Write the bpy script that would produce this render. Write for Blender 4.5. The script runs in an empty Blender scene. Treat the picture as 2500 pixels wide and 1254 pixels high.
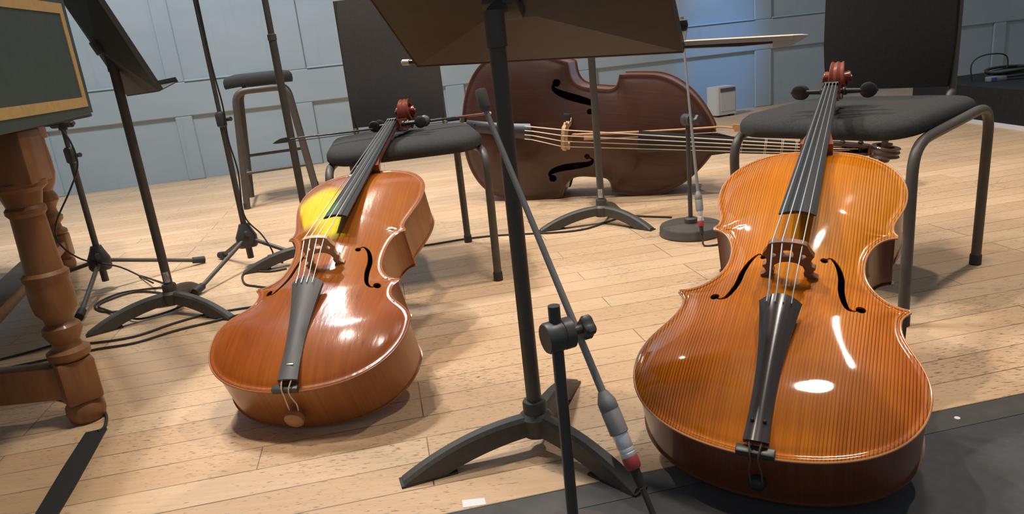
import bpy, bmesh, math, random
import numpy as np
from mathutils import Vector, Matrix, noise

random.seed(7)
PI = math.pi
COL = bpy.context.scene.collection
SC = bpy.context.scene

# ------------------------------------------------------------------ camera
FPX, PITCH, ROLL, CAMZ = 1743.85, 0.2897, 0.1069, 0.7086
W_, H_ = 2500, 1254
FW = np.array([0, math.cos(PITCH), -math.sin(PITCH)])
R0 = np.array([1.0, 0, 0]); U0 = np.array([0, math.sin(PITCH), math.cos(PITCH)])
RT = math.cos(ROLL)*R0 - math.sin(ROLL)*U0
UP = math.sin(ROLL)*R0 + math.cos(ROLL)*U0
cd = bpy.data.cameras.new('camera'); cam = bpy.data.objects.new('camera', cd); COL.objects.link(cam)
cd.sensor_fit = 'HORIZONTAL'; cd.sensor_width = 36; cd.lens = FPX/W_*36; cd.clip_start = 0.02; cd.clip_end = 100
cam.matrix_world = Matrix(((RT[0], UP[0], -FW[0], 0), (RT[1], UP[1], -FW[1], 0), (RT[2], UP[2], -FW[2], CAMZ), (0, 0, 0, 1)))
SC.camera = cam

# ------------------------------------------------------------------ world, exposure, stage lights
wd = bpy.data.worlds.new('hall'); SC.world = wd; wd.use_nodes = True
bgn = wd.node_tree.nodes['Background']; bgn.inputs[0].default_value = (0.50, 0.56, 0.64, 1); bgn.inputs[1].default_value = 0.32
SC.view_settings.view_transform = 'Standard'; SC.view_settings.look = 'None'
SC.view_settings.exposure = 0.0; SC.view_settings.gamma = 1; SC.view_settings.use_curve_mapping = False

def stage_lamp(name, loc, target, power, size, color=(1, 1, 1), spot=None, blend=0.3):
    if spot:
        l = bpy.data.lights.new(name, 'SPOT'); l.spot_size = math.radians(spot); l.spot_blend = blend; l.shadow_soft_size = size
    else:
        l = bpy.data.lights.new(name, 'AREA'); l.shape = 'DISK'; l.size = size
    l.energy = power; l.color = color
    o = bpy.data.objects.new(name, l); COL.objects.link(o)
    o.location = loc
    o.rotation_euler = (Vector(target)-Vector(loc)).to_track_quat('-Z', 'Y').to_euler()
    return o
WARM = (1.0, 0.885, 0.755)
stage_lamp('stage_lamp', (0.55, 1.15, 5.4), (0.45, 1.5, 0), 425, 0.32, WARM, spot=68, blend=0.6)
stage_lamp('stage_lamp', (-1.45, 1.9, 5.2), (-0.5, 1.9, 0), 345, 0.08, WARM, spot=68, blend=0.6)
stage_lamp('stage_lamp', (-1.4, 3.9, 5.2), (-0.6, 2.6, 0), 312, 0.08, WARM, spot=66, blend=0.6)
stage_lamp('stage_lamp', (2.3, 2.4, 5.2), (1.3, 2.4, 0), 312, 0.08, WARM, spot=66, blend=0.6)
stage_lamp('wall_wash_lamp', (-1.6, 3.2, 4.4), (-1.3, 5.3, 0.6), 172, 0.6, (0.88, 0.93, 1.0))
stage_lamp('blue_lamp', (2.2, 4.0, 3.6), (1.82, 5.85, 0.58), 420, 0.05, (0.10, 0.42, 1.0), spot=15, blend=1.0)
stage_lamp('yellow_lamp', (-2.6, 1.2, 4.2), (-0.49, 1.80, 0.37), 5600, 0.02, (0.30, 1.0, 0.0), spot=2.0, blend=0.12)
stage_lamp('yellow_lamp', (-2.6, 1.2, 4.2), (-0.43, 1.70, 0.335), 5600, 0.02, (0.30, 1.0, 0.0), spot=1.15, blend=0.3)

# ------------------------------------------------------------------ helpers
def rot(a):
    a = np.array(a, float); th = np.linalg.norm(a); k = a/th
    K = np.array([[0, -k[2], k[1]], [k[2], 0, -k[0]], [-k[1], k[0], 0]])
    return np.eye(3)+math.sin(th)*K+(1-math.cos(th))*K@K
def G(x, y, z=0.0):
    """floor point (height z) seen at photo position x, y"""
    d = FW+RT*(x-W_/2)/FPX-UP*(y-H_/2)/FPX; t = (z-CAMZ)/d[2]
    return Vector((d[0]*t, d[1]*t, z))
def at(x, y, Y):
    d = FW+RT*(x-W_/2)/FPX-UP*(y-H_/2)/FPX; t = Y/d[1]
    return Vector((d[0]*t, Y, CAMZ+d[2]*t))

def s2l(c):
    return tuple((v/255/12.92 if v/255 <= 0.04045 else ((v/255+0.055)/1.055)**2.4) for v in c)+(1,)

def tagit(o, label=None, cat=None, group=None, kind=None):
    if label: o['label'] = label
    if cat: o['category'] = cat
    if group: o['group'] = group
    if kind: o['kind'] = kind
    return o
def thing(name, label, cat, loc=(0, 0, 0), rotz=0, group=None, mat=None):
    o = bpy.data.objects.new(name, None); COL.objects.link(o); o.empty_display_size = 0.05
    if mat is not None: o.matrix_world = mat
    else:
        o.location = loc; o.rotation_euler = (0, 0, rotz)
    return tagit(o, label, cat, group)
def obj(name, bm, m, parent=None, smooth=40, label=None):
    bmesh.ops.remove_doubles(bm, verts=bm.verts, dist=1e-6)
    bmesh.ops.recalc_face_normals(bm, faces=bm.faces)
    me = bpy.data.meshes.new(name); bm.to_mesh(me); bm.free()
    if smooth:
        for p in me.polygons: p.use_smooth = True
        me.set_sharp_from_angle(angle=math.radians(smooth))
    me.materials.append(m)
    o = bpy.data.objects.new(name, me); COL.objects.link(o)
    if parent: o.parent = parent
    if label: o['label'] = label
    return o
def world_thing(name, bm, m, label, cat, group=None, smooth=40):
    """single-mesh thing whose shape is given in world space; origin moved to its base"""
    vs = [v.co for v in bm.verts]
    c = Vector((sum(v.x for v in vs)/len(vs), sum(v.y for v in vs)/len(vs), min(v.z for v in vs)))
    for v in bm.verts: v.co -= c
    o = obj(name, bm, m, None, smooth); o.location = c
    return tagit(o, label, cat, group)
def BM(): return bmesh.new()

def box(bm, c, s, M=None, bevel=0.0, seg=2):
    r = bmesh.ops.create_cube(bm, size=1)
    vs = r['verts']
    for v in vs: v.co = Vector((v.co.x*s[0], v.co.y*s[1], v.co.z*s[2]))
    if bevel:
        es = list({e for v in vs for e in v.link_edges})
        rr = bmesh.ops.bevel(bm, geom=es, offset=bevel, segments=seg, affect='EDGES', profile=0.5)
        vs = list({v for f in rr['faces'] for v in f.verts} | {v for v in vs if v.is_valid})
    M = M or Matrix()
    for v in vs: v.co = M @ (v.co+Vector(c))
    return bm
def frames_along(pts):
    n = len(pts); T = []
    for i in range(n):
        a = pts[max(i-1, 0)]; b = pts[min(i+1, n-1)]; t = (b-a)
        T.append(t.normalized() if t.length > 1e-9 else Vector((0, 0, 1)))
    ref = Vector((0, 0, 1)) if abs(T[0].z) < 0.9 else Vector((1, 0, 0))
    N = [(ref-T[0]*ref.dot(T[0])).normalized()]
    for i in range(1, n):
        q = T[i-1].rotation_difference(T[i]); v = q @ N[-1]; v = (v-T[i]*v.dot(T[i])).normalized(); N.append(v)
    return T, N
def tube(bm, pts, r, seg=10, cap=True, flat=1.0):
    pts = [Vector(p) for p in pts]; T, N = frames_along(pts); rings = []
    for i, p in enumerate(pts):
        rr = r[i] if isinstance(r, (list, tuple)) else r
        B = T[i].cross(N[i])
        rings.append([bm.verts.new(p+N[i]*math.cos(2*PI*k/seg)*rr*flat+B*math.sin(2*PI*k/seg)*rr) for k in range(seg)])
    for a, b in zip(rings, rings[1:]):
        for k in range(seg): bm.faces.new((a[k], a[(k+1) % seg], b[(k+1) % seg], b[k]))
    if cap:
        bm.faces.new(rings[0][::-1]); bm.faces.new(rings[-1])
    return bm
def loft(bm, rings, cap=True, closed=True):
    rs = [[bm.verts.new(Vector(p)) for p in ring] for ring in rings]
    n = len(rs[0])
    for a, b in zip(rs, rs[1:]):
        for k in range(n if closed else n-1): bm.faces.new((a[k], a[(k+1) % n], b[(k+1) % n], b[k]))
    if cap:
        bm.faces.new(rs[0][::-1]); bm.faces.new(rs[-1])
    return bm
def lathe(bm, prof, seg=24, M=None):
    M = M or Matrix(); rs = []
    for r, z in prof:
        r = max(r, 1e-5)
        rs.append([bm.verts.new(M @ Vector((r*math.cos(2*PI*k/seg), r*math.sin(2*PI*k/seg), z))) for k in range(seg)])
    for a, b in zip(rs, rs[1:]):
        for k in range(seg): bm.faces.new((a[k], a[(k+1) % seg], b[(k+1) % seg], b[k]))
    bm.faces.new(rs[0][::-1]); bm.faces.new(rs[-1])
    return bm
def prism(bm, poly, z0, z1, M=None):
    M = M or Matrix()
    a = [bm.verts.new(M @ Vector((x, y, z0))) for x, y in poly]; b = [bm.verts.new(M @ Vector((x, y, z1))) for x, y in poly]
    n = len(poly)
    for k in range(n): bm.faces.new((a[k], a[(k+1) % n], b[(k+1) % n], b[k]))
    bm.faces.new(a[::-1]); bm.faces.new(b)
    return bm
def zto(p, d):
    """matrix placing local +Z along d at p"""
    return Matrix.Translation(Vector(p)) @ Vector(d).to_track_quat('Z', 'Y').to_matrix().to_4x4()
def bez(p0, p1, p2, p3, n):
    out = []
    for i in range(n):
        t = i/(n-1); u = 1-t
        out.append(tuple(u*u*u*a+3*u*u*t*b+3*u*t*t*c+t*t*t*d for a, b, c, d in zip(p0, p1, p2, p3)))
    return out
def cat(pts, n=8, closed=False):
    P = [Vector(p) for p in pts]; out = []; m = len(P)
    for i in range(m if closed else m-1):
        g = (lambda k: P[k % m]) if closed else (lambda k: P[min(max(k, 0), m-1)])
        a, b, c, d = g(i-1), g(i), g(i+1), g(i+2)
        for k in range(n):
            t = k/n
            out.append(0.5*((2*b)+(c-a)*t+(2*a-5*b+4*c-d)*t*t+(3*b-a-3*c+d)*t**3))
    if not closed: out.append(P[-1])
    return out
def rounded(w, h, r, n=5):
    out = []
    for cx, cy, a0 in ((w/2-r, h/2-r, 0), (-w/2+r, h/2-r, PI/2), (-w/2+r, -h/2+r, PI), (w/2-r, -h/2+r, 1.5*PI)):
        for k in range(n+1):
            a = a0+PI/2*k/n; out.append((cx+r*math.cos(a), cy+r*math.sin(a)))
    return out
def carve(target_bm, cutters):
    """boolean difference, evaluated once; the cutters do not stay in the scene"""
    me = bpy.data.meshes.new('t'); bmesh.ops.recalc_face_normals(target_bm, faces=target_bm.faces); target_bm.to_mesh(me); target_bm.free()
    o = bpy.data.objects.new('t', me); COL.objects.link(o); tmp = []
    for cb in cutters:
        bmesh.ops.recalc_face_normals(cb, faces=cb.faces)
        cm = bpy.data.meshes.new('c'); cb.to_mesh(cm); cb.free()
        co = bpy.data.objects.new('c', cm); COL.objects.link(co); tmp.append(co)
        md = o.modifiers.new('b', 'BOOLEAN'); md.operation = 'DIFFERENCE'; md.object = co; md.solver = 'EXACT'
    dg = bpy.context.evaluated_depsgraph_get(); dg.update()
    ev = o.evaluated_get(dg); m2 = bpy.data.meshes.new_from_object(ev)
    out = bmesh.new(); out.from_mesh(m2)
    for t in tmp+[o]:
        d = t.data; bpy.data.objects.remove(t); bpy.data.meshes.remove(d)
    bpy.data.meshes.remove(m2)
    return out

# ------------------------------------------------------------------ materials
def mat(name, col, rough=0.5, metal=0.0, coat=0.0, coat_rough=0.1, spec=0.5):
    m = bpy.data.materials.new(name); m.use_nodes = True
    b = m.node_tree.nodes['Principled BSDF']
    b.inputs['Base Color'].default_value = col if len(col) == 4 else tuple(col)+(1,)
    b.inputs['Roughness'].default_value = rough; b.inputs['Metallic'].default_value = metal
    b.inputs['Coat Weight'].default_value = coat; b.inputs['Coat Roughness'].default_value = coat_rough
    b.inputs['Specular IOR Level'].default_value = spec
    return m
def nodes(m): return m.node_tree.nodes, m.node_tree.links, m.node_tree.nodes['Principled BSDF']
def N(nt, t, **kw):
    n = nt.new(t)
    for k, v in kw.items(): setattr(n, k, v)
    return n
def ramp(nt, stops, interp='LINEAR'):
    r = nt.new('ShaderNodeValToRGB'); e = r.color_ramp.elements; r.color_ramp.interpolation = interp
    while len(e) < len(stops): e.new(0.5)
    for k, (p, c) in enumerate(stops):
        e[k].position = p; e[k].color = c if len(c) == 4 else tuple(c)+(1,)
    return r
def mix(nt, lk, a, b, f, mode='MIX'):
    n = nt.new('ShaderNodeMix'); n.data_type = 'RGBA'; n.blend_type = mode
    for sock, v in ((n.inputs[6], a), (n.inputs[7], b), (n.inputs[0], f)):
        if hasattr(v, 'is_linked'): lk.new(v, sock)
        elif isinstance(v, (int, float)): sock.default_value = v
        else: sock.default_value = v
    return n.outputs[2]
def coords(nt, lk, scale=(1, 1, 1), rotz=0, kind='Object'):
    tc = nt.new('ShaderNodeTexCoord'); mp = nt.new('ShaderNodeMapping')
    mp.inputs['Scale'].default_value = scale; mp.inputs['Rotation'].default_value = (0, 0, rotz)
    lk.new(tc.outputs[kind], mp.inputs[0]); return mp.outputs[0]
def noise_tex(nt, lk, vec, scale, detail=4, rough=0.6, dist=0):
    n = nt.new('ShaderNodeTexNoise'); n.inputs['Scale'].default_value = scale; n.inputs['Detail'].default_value = detail
    n.inputs['Roughness'].default_value = rough; n.inputs['Distortion'].default_value = dist; lk.new(vec, n.inputs['Vector']); return n.outputs['Fac']
def bump(nt, lk, b, h, strength=0.2, dist=0.002, sock='Normal'):
    n = nt.new('ShaderNodeBump'); n.inputs['Strength'].default_value = strength; n.inputs['Distance'].default_value = dist
    lk.new(h, n.inputs['Height']); lk.new(n.outputs[0], b.inputs[sock])

def noisy(name, c1, c2, scale=8, stretch=(1, 1, 1), rough=0.5, coat=0, metal=0, bmp=0, coat_rough=0.1, spec=0.5):
    m = mat(name, c1, rough, metal, coat, coat_rough, spec); nt, lk, b = nodes(m)
    f = noise_tex(nt, lk, coords(nt, lk, stretch), scale)
    r = ramp(nt, [(0.3, c1), (0.7, c2)]); lk.new(f, r.inputs[0]); lk.new(r.outputs[0], b.inputs['Base Color'])
    if bmp: bump(nt, lk, b, f, bmp, 0.001)
    return m

BOARD_ANG = math.radians(9.3)
def floor_material():
    m = mat('maple_boards', (0.6, 0.4, 0.22), 0.42, 0, 0.0); nt, lk, b = nodes(m)
    v = coords(nt, lk, (1, 1, 1), -BOARD_ANG)
    br = nt.new('ShaderNodeTexBrick'); lk.new(v, br.inputs['Vector'])
    br.offset = 0.37; br.offset_frequency = 3; br.squash = 1.0
    br.inputs['Color1'].default_value = (0, 0, 0, 1); br.inputs['Color2'].default_value = (1, 1, 1, 1); br.inputs['Mortar'].default_value = (0.5, 0.5, 0.5, 1)
    br.inputs['Scale'].default_value = 1; br.inputs['Brick Width'].default_value = 0.86; br.inputs['Row Height'].default_value = 0.083
    br.inputs['Mortar Size'].default_value = 0.0015; br.inputs['Mortar Smooth'].default_value = 0.3
    tone = ramp(nt, [(0.0, (0.62, 0.415, 0.245)), (0.5, (0.66, 0.455, 0.275)), (1.0, (0.70, 0.50, 0.315))]); lk.new(br.outputs['Color'], tone.inputs[0])
    g = noise_tex(nt, lk, coords(nt, lk, (2.2, 45, 1), -BOARD_ANG), 3.0, 6, 0.65, 0.4)
    gr = ramp(nt, [(0.35, (0.80, 0.76, 0.71)), (0.6, (1, 1, 1))]); lk.new(g, gr.inputs[0])
    c = mix(nt, lk, tone.outputs[0], gr.outputs[0], 0.55, 'MULTIPLY')
    # large worn areas
    w = noise_tex(nt, lk, coords(nt, lk, (0.8, 1.6, 1), -BOARD_ANG), 1.7, 3, 0.5)
    wr = ramp(nt, [(0.3, (0.90, 0.88, 0.86)), (0.65, (1.04, 1.0, 0.97))]); lk.new(w, wr.inputs[0])
    c = mix(nt, lk, c, wr.outputs[0], 0.8, 'MULTIPLY')
    # short dark flecks along the grain
    fl = noise_tex(nt, lk, coords(nt, lk, (12, 85, 1), -BOARD_ANG), 4.2, 2, 0.5)
    dens = noise_tex(nt, lk, coords(nt, lk, (1, 1.5, 1), -BOARD_ANG), 2.6, 2, 0.5)
    ad = nt.new('ShaderNodeMath'); ad.operation = 'MULTIPLY_ADD'; lk.new(dens, ad.inputs[0]); ad.inputs[1].default_value = 0.30; lk.new(fl, ad.inputs[2])
    fr = ramp(nt, [(0.775, (0, 0, 0)), (0.84, (1, 1, 1))]); lk.new(ad.outputs[0], fr.inputs[0])
    c = mix(nt, lk, c, (0.17, 0.095, 0.05, 1), fr.outputs[0])
    # grey scuffs
    sc = noise_tex(nt, lk, coords(nt, lk, (3, 7, 1), -BOARD_ANG-0.5), 2.1, 8, 0.75, 1.2)
    sr = ramp(nt, [(0.60, (0, 0, 0)), (0.78, (0.55, 0.55, 0.55))]); lk.new(sc, sr.inputs[0])
    c = mix(nt, lk, c, (0.20, 0.14, 0.10, 1), sr.outputs[0])
    # board gaps
    gap = ramp(nt, [(0.0, (0, 0, 0)), (1.0, (0.95, 0.95, 0.95))]); lk.new(br.outputs['Fac'], gap.inputs[0])
    gn = noise_tex(nt, lk, coords(nt, lk, (3, 3, 1)), 2.5, 3, 0.6)
    gm = mix(nt, lk, (0, 0, 0, 1), gap.outputs[0], gn)
    mul = nt.new('ShaderNodeMix'); mul.data_type = 'RGBA'; mul.blend_type = 'ADD'; mul.inputs[0].default_value = 0.6; lk.new(gm, mul.inputs[6]); lk.new(gm, mul.inputs[7])
    c = mix(nt, lk, c, (0.12, 0.07, 0.035, 1), mul.outputs[2])
    lk.new(c, b.inputs['Base Color'])
    rr = ramp(nt, [(0.3, (0.36, 0.36, 0.36)), (0.7, (0.55, 0.55, 0.55))]); lk.new(w, rr.inputs[0]); lk.new(rr.outputs[0], b.inputs['Roughness'])
    bump(nt, lk, b, br.outputs['Fac'], -0.25, 0.001)
    return m

def varnish(name, c_dark, c_mid, c_light, stripe=0.0, stripe_col=(0.1, 0.02, 0.0), rough=0.35, coat=1.0, coat_rough=0.06, patch=3.0, fade=0.07, fade_c=0.0, bumps=0.0, craq=0.0, spec=0.2):
    m = mat(name, c_mid, rough, 0, coat, coat_rough, spec); nt, lk, b = nodes(m)
    v1 = coords(nt, lk, (1, 0.55, 1)); f = noise_tex(nt, lk, v1, patch, 4, 0.55, 0.3)
    r = ramp(nt, [(0.30, c_dark), (0.5, c_mid), (0.72, c_light)]); lk.new(f, r.inputs[0]); c = r.outputs[0]
    g = noise_tex(nt, lk, coords(nt, lk, (120, 3.0, 1)), 1.6, 4, 0.6)
    gr = ramp(nt, [(0.35, (0.76, 0.70, 0.66)), (0.62, (1.05, 1.03, 1.0))]); lk.new(g, gr.inputs[0])
    c = mix(nt, lk, c, gr.outputs[0], 0.6, 'MULTIPLY')
    if stripe:
        tc = nt.new('ShaderNodeTexCoord'); sx = nt.new('ShaderNodeSeparateXYZ'); lk.new(tc.outputs['Object'], sx.inputs[0])
        wv = nt.new('ShaderNodeTexWave'); wv.wave_type = 'BANDS'; wv.bands_direction = 'X'
        wv.inputs['Scale'].default_value = 0.314/stripe; wv.inputs['Distortion'].default_value = 2.2; wv.inputs['Detail'].default_value = 2; wv.inputs['Detail Scale'].default_value = 0.6
        lk.new(coords(nt, lk, (1, 0.07, 0.1)), wv.inputs['Vector'])
        ab = nt.new('ShaderNodeMath'); ab.operation = 'ABSOLUTE'; lk.new(sx.outputs[0], ab.inputs[0])
        fa = ramp(nt, [(fade_c, (0.16, 0.16, 0.16)), (fade, (1, 1, 1))]); lk.new(ab.outputs[0], fa.inputs[0])
        wr = ramp(nt, [(0.12, (1, 1, 1)), (0.30, (0, 0, 0))]); lk.new(wv.outputs['Fac'], wr.inputs[0])
        mm = mix(nt, lk, (0, 0, 0, 1), wr.outputs[0], fa.outputs[0])
        sn = noise_tex(nt, lk, coords(nt, lk, (8, 3, 1)), 2.0, 3, 0.6)
        sr = ramp(nt, [(0.25, (0.45, 0.45, 0.45)), (0.6, (1, 1, 1))]); lk.new(sn, sr.inputs[0])
        mm = mix(nt, lk, (0, 0, 0, 1), mm, sr.outputs[0])
        c = mix(nt, lk, c, tuple(stripe_col)+(1,), mm)
        bump(nt, lk, b, wv.outputs['Fac'], 0.25, 0.0006)
    if craq:
        cv = noise_tex(nt, lk, coords(nt, lk, (60, 9, 1)), 1.5, 5, 0.7)
        cr = ramp(nt, [(0.60, (0, 0, 0)), (0.72, (craq, craq, craq))]); lk.new(cv, cr.inputs[0])
        c = mix(nt, lk, c, (0.13, 0.025, 0.008, 1), cr.outputs[0])
    lk.new(c, b.inputs['Base Color'])
    if bumps:
        h = noise_tex(nt, lk, coords(nt, lk, (1.0, 0.22, 1)), 75, 3, 0.6)
        bump(nt, lk, b, h, bumps, 0.0008, 'Coat Normal')
    return m

M = {}
M['floor'] = floor_material()
M['apron'] = noisy('black_apron', (0.046, 0.047, 0.048), (0.060, 0.061, 0.062), 60, rough=0.75, bmp=0.1)
M['riser'] = noisy('riser_black', (0.018, 0.018, 0.019), (0.026, 0.026, 0.027), 60, rough=0.85, spec=0.2)
M['strip'] = noisy('black_strip', (0.060, 0.056, 0.052), (0.078, 0.072, 0.066), 30, rough=0.7)
M['metal'] = noisy('black_painted_steel', (0.076, 0.066, 0.056), (0.094, 0.082, 0.070), 40, rough=0.48)
M['cast'] = noisy('black_cast_base', (0.052, 0.048, 0.041), (0.070, 0.064, 0.055), 90, rough=0.5, bmp=0.15)
M['desk'] = noisy('black_desk_sheet', (0.048, 0.042, 0.035), (0.060, 0.052, 0.044), 25, rough=0.5)
M['greymetal'] = mat('grey_satin_metal', (0.230, 0.225, 0.222), 0.5, 0.0)
M['darkgrey'] = mat('dark_grey_plastic', (0.062, 0.062, 0.062), 0.38)
M['chrome'] = mat('nickel', (0.85, 0.85, 0.85), 0.35, 0.7)
M['silver'] = mat('silver_string', (0.75, 0.73, 0.70), 0.32, 0.85)
M['gut'] = mat('gut_string', (0.78, 0.63, 0.45), 0.5)
M['gutdark'] = mat('dark_gut', (0.16, 0.09, 0.06), 0.5)
M['red'] = mat('red_ring', (0.36, 0.05, 0.045), 0.45)
M['rubber'] = mat('black_rubber', (0.026, 0.026, 0.026), 0.6)
M['cable'] = mat('black_cable', (0.030, 0.028, 0.025), 0.55)
M['fabric'] = noisy('black_fabric', (0.042, 0.041, 0.040), (0.060, 0.058, 0.056), 180, rough=0.9, bmp=0.3, spec=0.15)
M['backfab'] = noisy('glare_backrest_fabric', (0.086, 0.080, 0.077), (0.104, 0.097, 0.092), 180, rough=0.9, bmp=0.2, spec=0.15)  # left chair back, lens glare put into the colour as a lighter tone
M['backfab_shaded'] = noisy('shaded_backrest_fabric', (0.024, 0.021, 0.020), (0.030, 0.027, 0.025), 180, rough=0.9, bmp=0.2, spec=0.1)  # same cloth for the right chair back, its shade painted in as darker colour
M['ebony'] = noisy('ebony', (0.022, 0.022, 0.024), (0.036, 0.036, 0.039), 6, (60, 2, 1), rough=0.42)
M['tail_dark'] = noisy('ebony_tailpiece', (0.045, 0.034, 0.032), (0.060, 0.048, 0.045), 6, (30, 2, 1), rough=0.22)
M['tail_matt'] = noisy('matt_tailpiece', (0.085, 0.078, 0.075), (0.105, 0.097, 0.093), 6, (30, 2, 1), rough=0.55)
M['saddle'] = mat('black_saddle', (0.05, 0.047, 0.043), 0.35)
M['maple'] = noisy('pale_maple', (0.55, 0.34, 0.17), (0.66, 0.44, 0.25), 10, (6, 6, 30), rough=0.5)
M['maple_dark'] = noisy('brown_maple', (0.20, 0.085, 0.045), (0.28, 0.13, 0.07), 10, (6, 6, 30), rough=0.45)
M['knob'] = mat('boxwood', (0.42, 0.19, 0.08), 0.4, 0, 0.3)
M['bellyR'] = varnish('orange_varnish', (0.50, 0.120, 0.004), (0.62, 0.175, 0.003), (0.70, 0.25, 0.004), spec=0.08, stripe=0.0048, stripe_col=(0.17, 0.030, 0.004), fade=0.13, fade_c=0.035, coat_rough=0.05, bumps=0.05)
M['ribR'] = varnish('brown_rib_varnish', (0.17, 0.050, 0.022), (0.21, 0.065, 0.028), (0.25, 0.085, 0.035), coat=0.6, coat_rough=0.12)
M['neckR'] = varnish('red_neck_varnish', (0.25, 0.062, 0.030), (0.32, 0.085, 0.040), (0.40, 0.12, 0.05), coat=0.8, coat_rough=0.1)
M['edgeR'] = mat('edge_wood_pale', (0.55, 0.24, 0.10), 0.3, 0, 0.8, 0.08)
M['bellyL'] = varnish('red_brown_varnish', (0.27, 0.060, 0.010), (0.36, 0.092, 0.012), (0.44, 0.135, 0.015), coat_rough=0.16, bumps=0.5, craq=0.6, patch=4.0, spec=0.10, rough=0.4)
M['ribL'] = varnish('amber_rib_varnish', (0.32, 0.115, 0.030), (0.38, 0.145, 0.040), (0.45, 0.19, 0.055), coat=0.5, coat_rough=0.2, patch=5)
M['neckL'] = varnish('dark_red_neck_varnish', (0.20, 0.045, 0.025), (0.26, 0.065, 0.032), (0.33, 0.10, 0.05), coat=0.8, coat_rough=0.1)
M['edgeL'] = mat('edge_wood_worn', (0.36, 0.13, 0.06), 0.3, 0, 0.8, 0.1)
M['bellyB'] = varnish('dark_bass_varnish', (0.042, 0.018, 0.012), (0.056, 0.023, 0.015), (0.080, 0.032, 0.018), rough=0.45, coat=0.7, coat_rough=0.16, patch=3.5, bumps=0.08)
M['ribB'] = varnish('bass_rib_varnish', (0.14, 0.055, 0.030), (0.18, 0.07, 0.036), (0.22, 0.09, 0.045), coat=0.8, coat_rough=0.12)
M['purfling'] = mat('purfling_black', (0.06, 0.02, 0.01), 0.4, 0, 0.6)
M['inside'] = mat('bare_wood_inside', (0.10, 0.045, 0.02), 0.9)
M['legwood'] = noisy('turned_oak', (0.20, 0.080, 0.024), (0.29, 0.125, 0.038), 9, (5, 5, 0.8), rough=0.5, coat=0.15)
M['case'] = noisy('green_painted_case', (0.056, 0.084, 0.076), (0.070, 0.100, 0.091), 40, rough=0.6)
M['gold'] = noisy('gold_band', (0.56, 0.36, 0.13), (0.66, 0.44, 0.18), 14, (1, 4, 4), rough=0.5)
M['white'] = mat('white_plastic', (0.62, 0.60, 0.57), 0.5)
M['tape'] = mat('white_tape', (0.78, 0.76, 0.74), 0.6)
M['hair'] = mat('bow_hair', (0.70, 0.58, 0.42), 0.6)
M['bowwood'] = noisy('pale_bow_wood', (0.52, 0.25, 0.10), (0.62, 0.33, 0.15), 10, (2, 30, 30), rough=0.35, coat=0.4)
M['bowdark'] = mat('dark_bow_wood', (0.045, 0.030, 0.022), 0.25, 0, 0.6)
M['bowred'] = mat('red_bow_wood', (0.20, 0.065, 0.035), 0.3, 0, 0.5)
M['ivory'] = mat('ivory_tip', (0.72, 0.62, 0.50), 0.35)
M['foam'] = mat('grey_mic_head', (0.15, 0.135, 0.11), 0.85)
M['label'] = mat('white_label', (0.55, 0.55, 0.55), 0.5)
M['ink'] = mat('label_print', (0.05, 0.05, 0.05), 0.6)

def wall_material():
    m = mat('painted_panelling', (0.40, 0.47, 0.50), 0.42); nt, lk, b = nodes(m)
    f = noise_tex(nt, lk, coords(nt, lk, (0.5, 0.5, 1.6)), 2.0, 5, 0.6)
    r = ramp(nt, [(0.3, (0.33, 0.41, 0.45)), (0.7, (0.40, 0.47, 0.50))]); lk.new(f, r.inputs[0]); c = r.outputs[0]
    st = noise_tex(nt, lk, coords(nt, lk, (14, 14, 1.2)), 1.5, 3, 0.6)
    sr = ramp(nt, [(0.62, (0, 0, 0)), (0.80, (0.30, 0.30, 0.30))]); lk.new(st, sr.inputs[0])
    c = mix(nt, lk, c, (0.22, 0.29, 0.29, 1), sr.outputs[0])
    lk.new(c, b.inputs['Base Color']); bump(nt, lk, b, noise_tex(nt, lk, coords(nt, lk), 30, 3), 0.05, 0.002)
    return m
M['wall'] = wall_material()

# ------------------------------------------------------------------ floor, apron, wall, riser
BD = Vector((math.cos(BOARD_ANG), math.sin(BOARD_ANG), 0)); BN = Vector((-BD.y, BD.x, 0))
E0 = Vector((-0.148, 0.984, 0))                       # a point of the stage edge
WD = Vector((0.9864, 0.1645, 0)).normalized(); WN = Vector((-WD.y, WD.x, 0)); W0 = Vector((-3.495, 4.962, 0))
def slab(bm, a0, a1, b0, b1, z0, z1, org, D, Nn):
    vs = []
    for z in (z0, z1):
        for a, b in ((a0, b0), (a1, b0), (a1, b1), (a0, b1)):
            p = org+D*a+Nn*b; vs.append(bm.verts.new((p.x, p.y, z)))
    for f in ((0, 3, 2, 1), (4, 5, 6, 7), (0, 1, 5, 4), (1, 2, 6, 5), (2, 3, 7, 6), (3, 0, 4, 7)): bm.faces.new([vs[i] for i in f])
bm = BM(); slab(bm, -7, 12, 0, 6.6, -0.05, 0, E0, BD, BN); tagit(obj('floor', bm, M['floor'], smooth=0), kind='structure')
bm = BM(); slab(bm, -7, 12, -0.0555, -0.0005, -0.05, -0.0005, E0, BD, BN); tagit(obj('trim_1', bm, M['strip'], smooth=0), kind='structure')
bm = BM(); slab(bm, -7, 12, -3.5, -0.0575, -0.05, 0, E0, BD, BN); tagit(obj('floor', bm, M['apron'], smooth=0), kind='structure')

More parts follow.
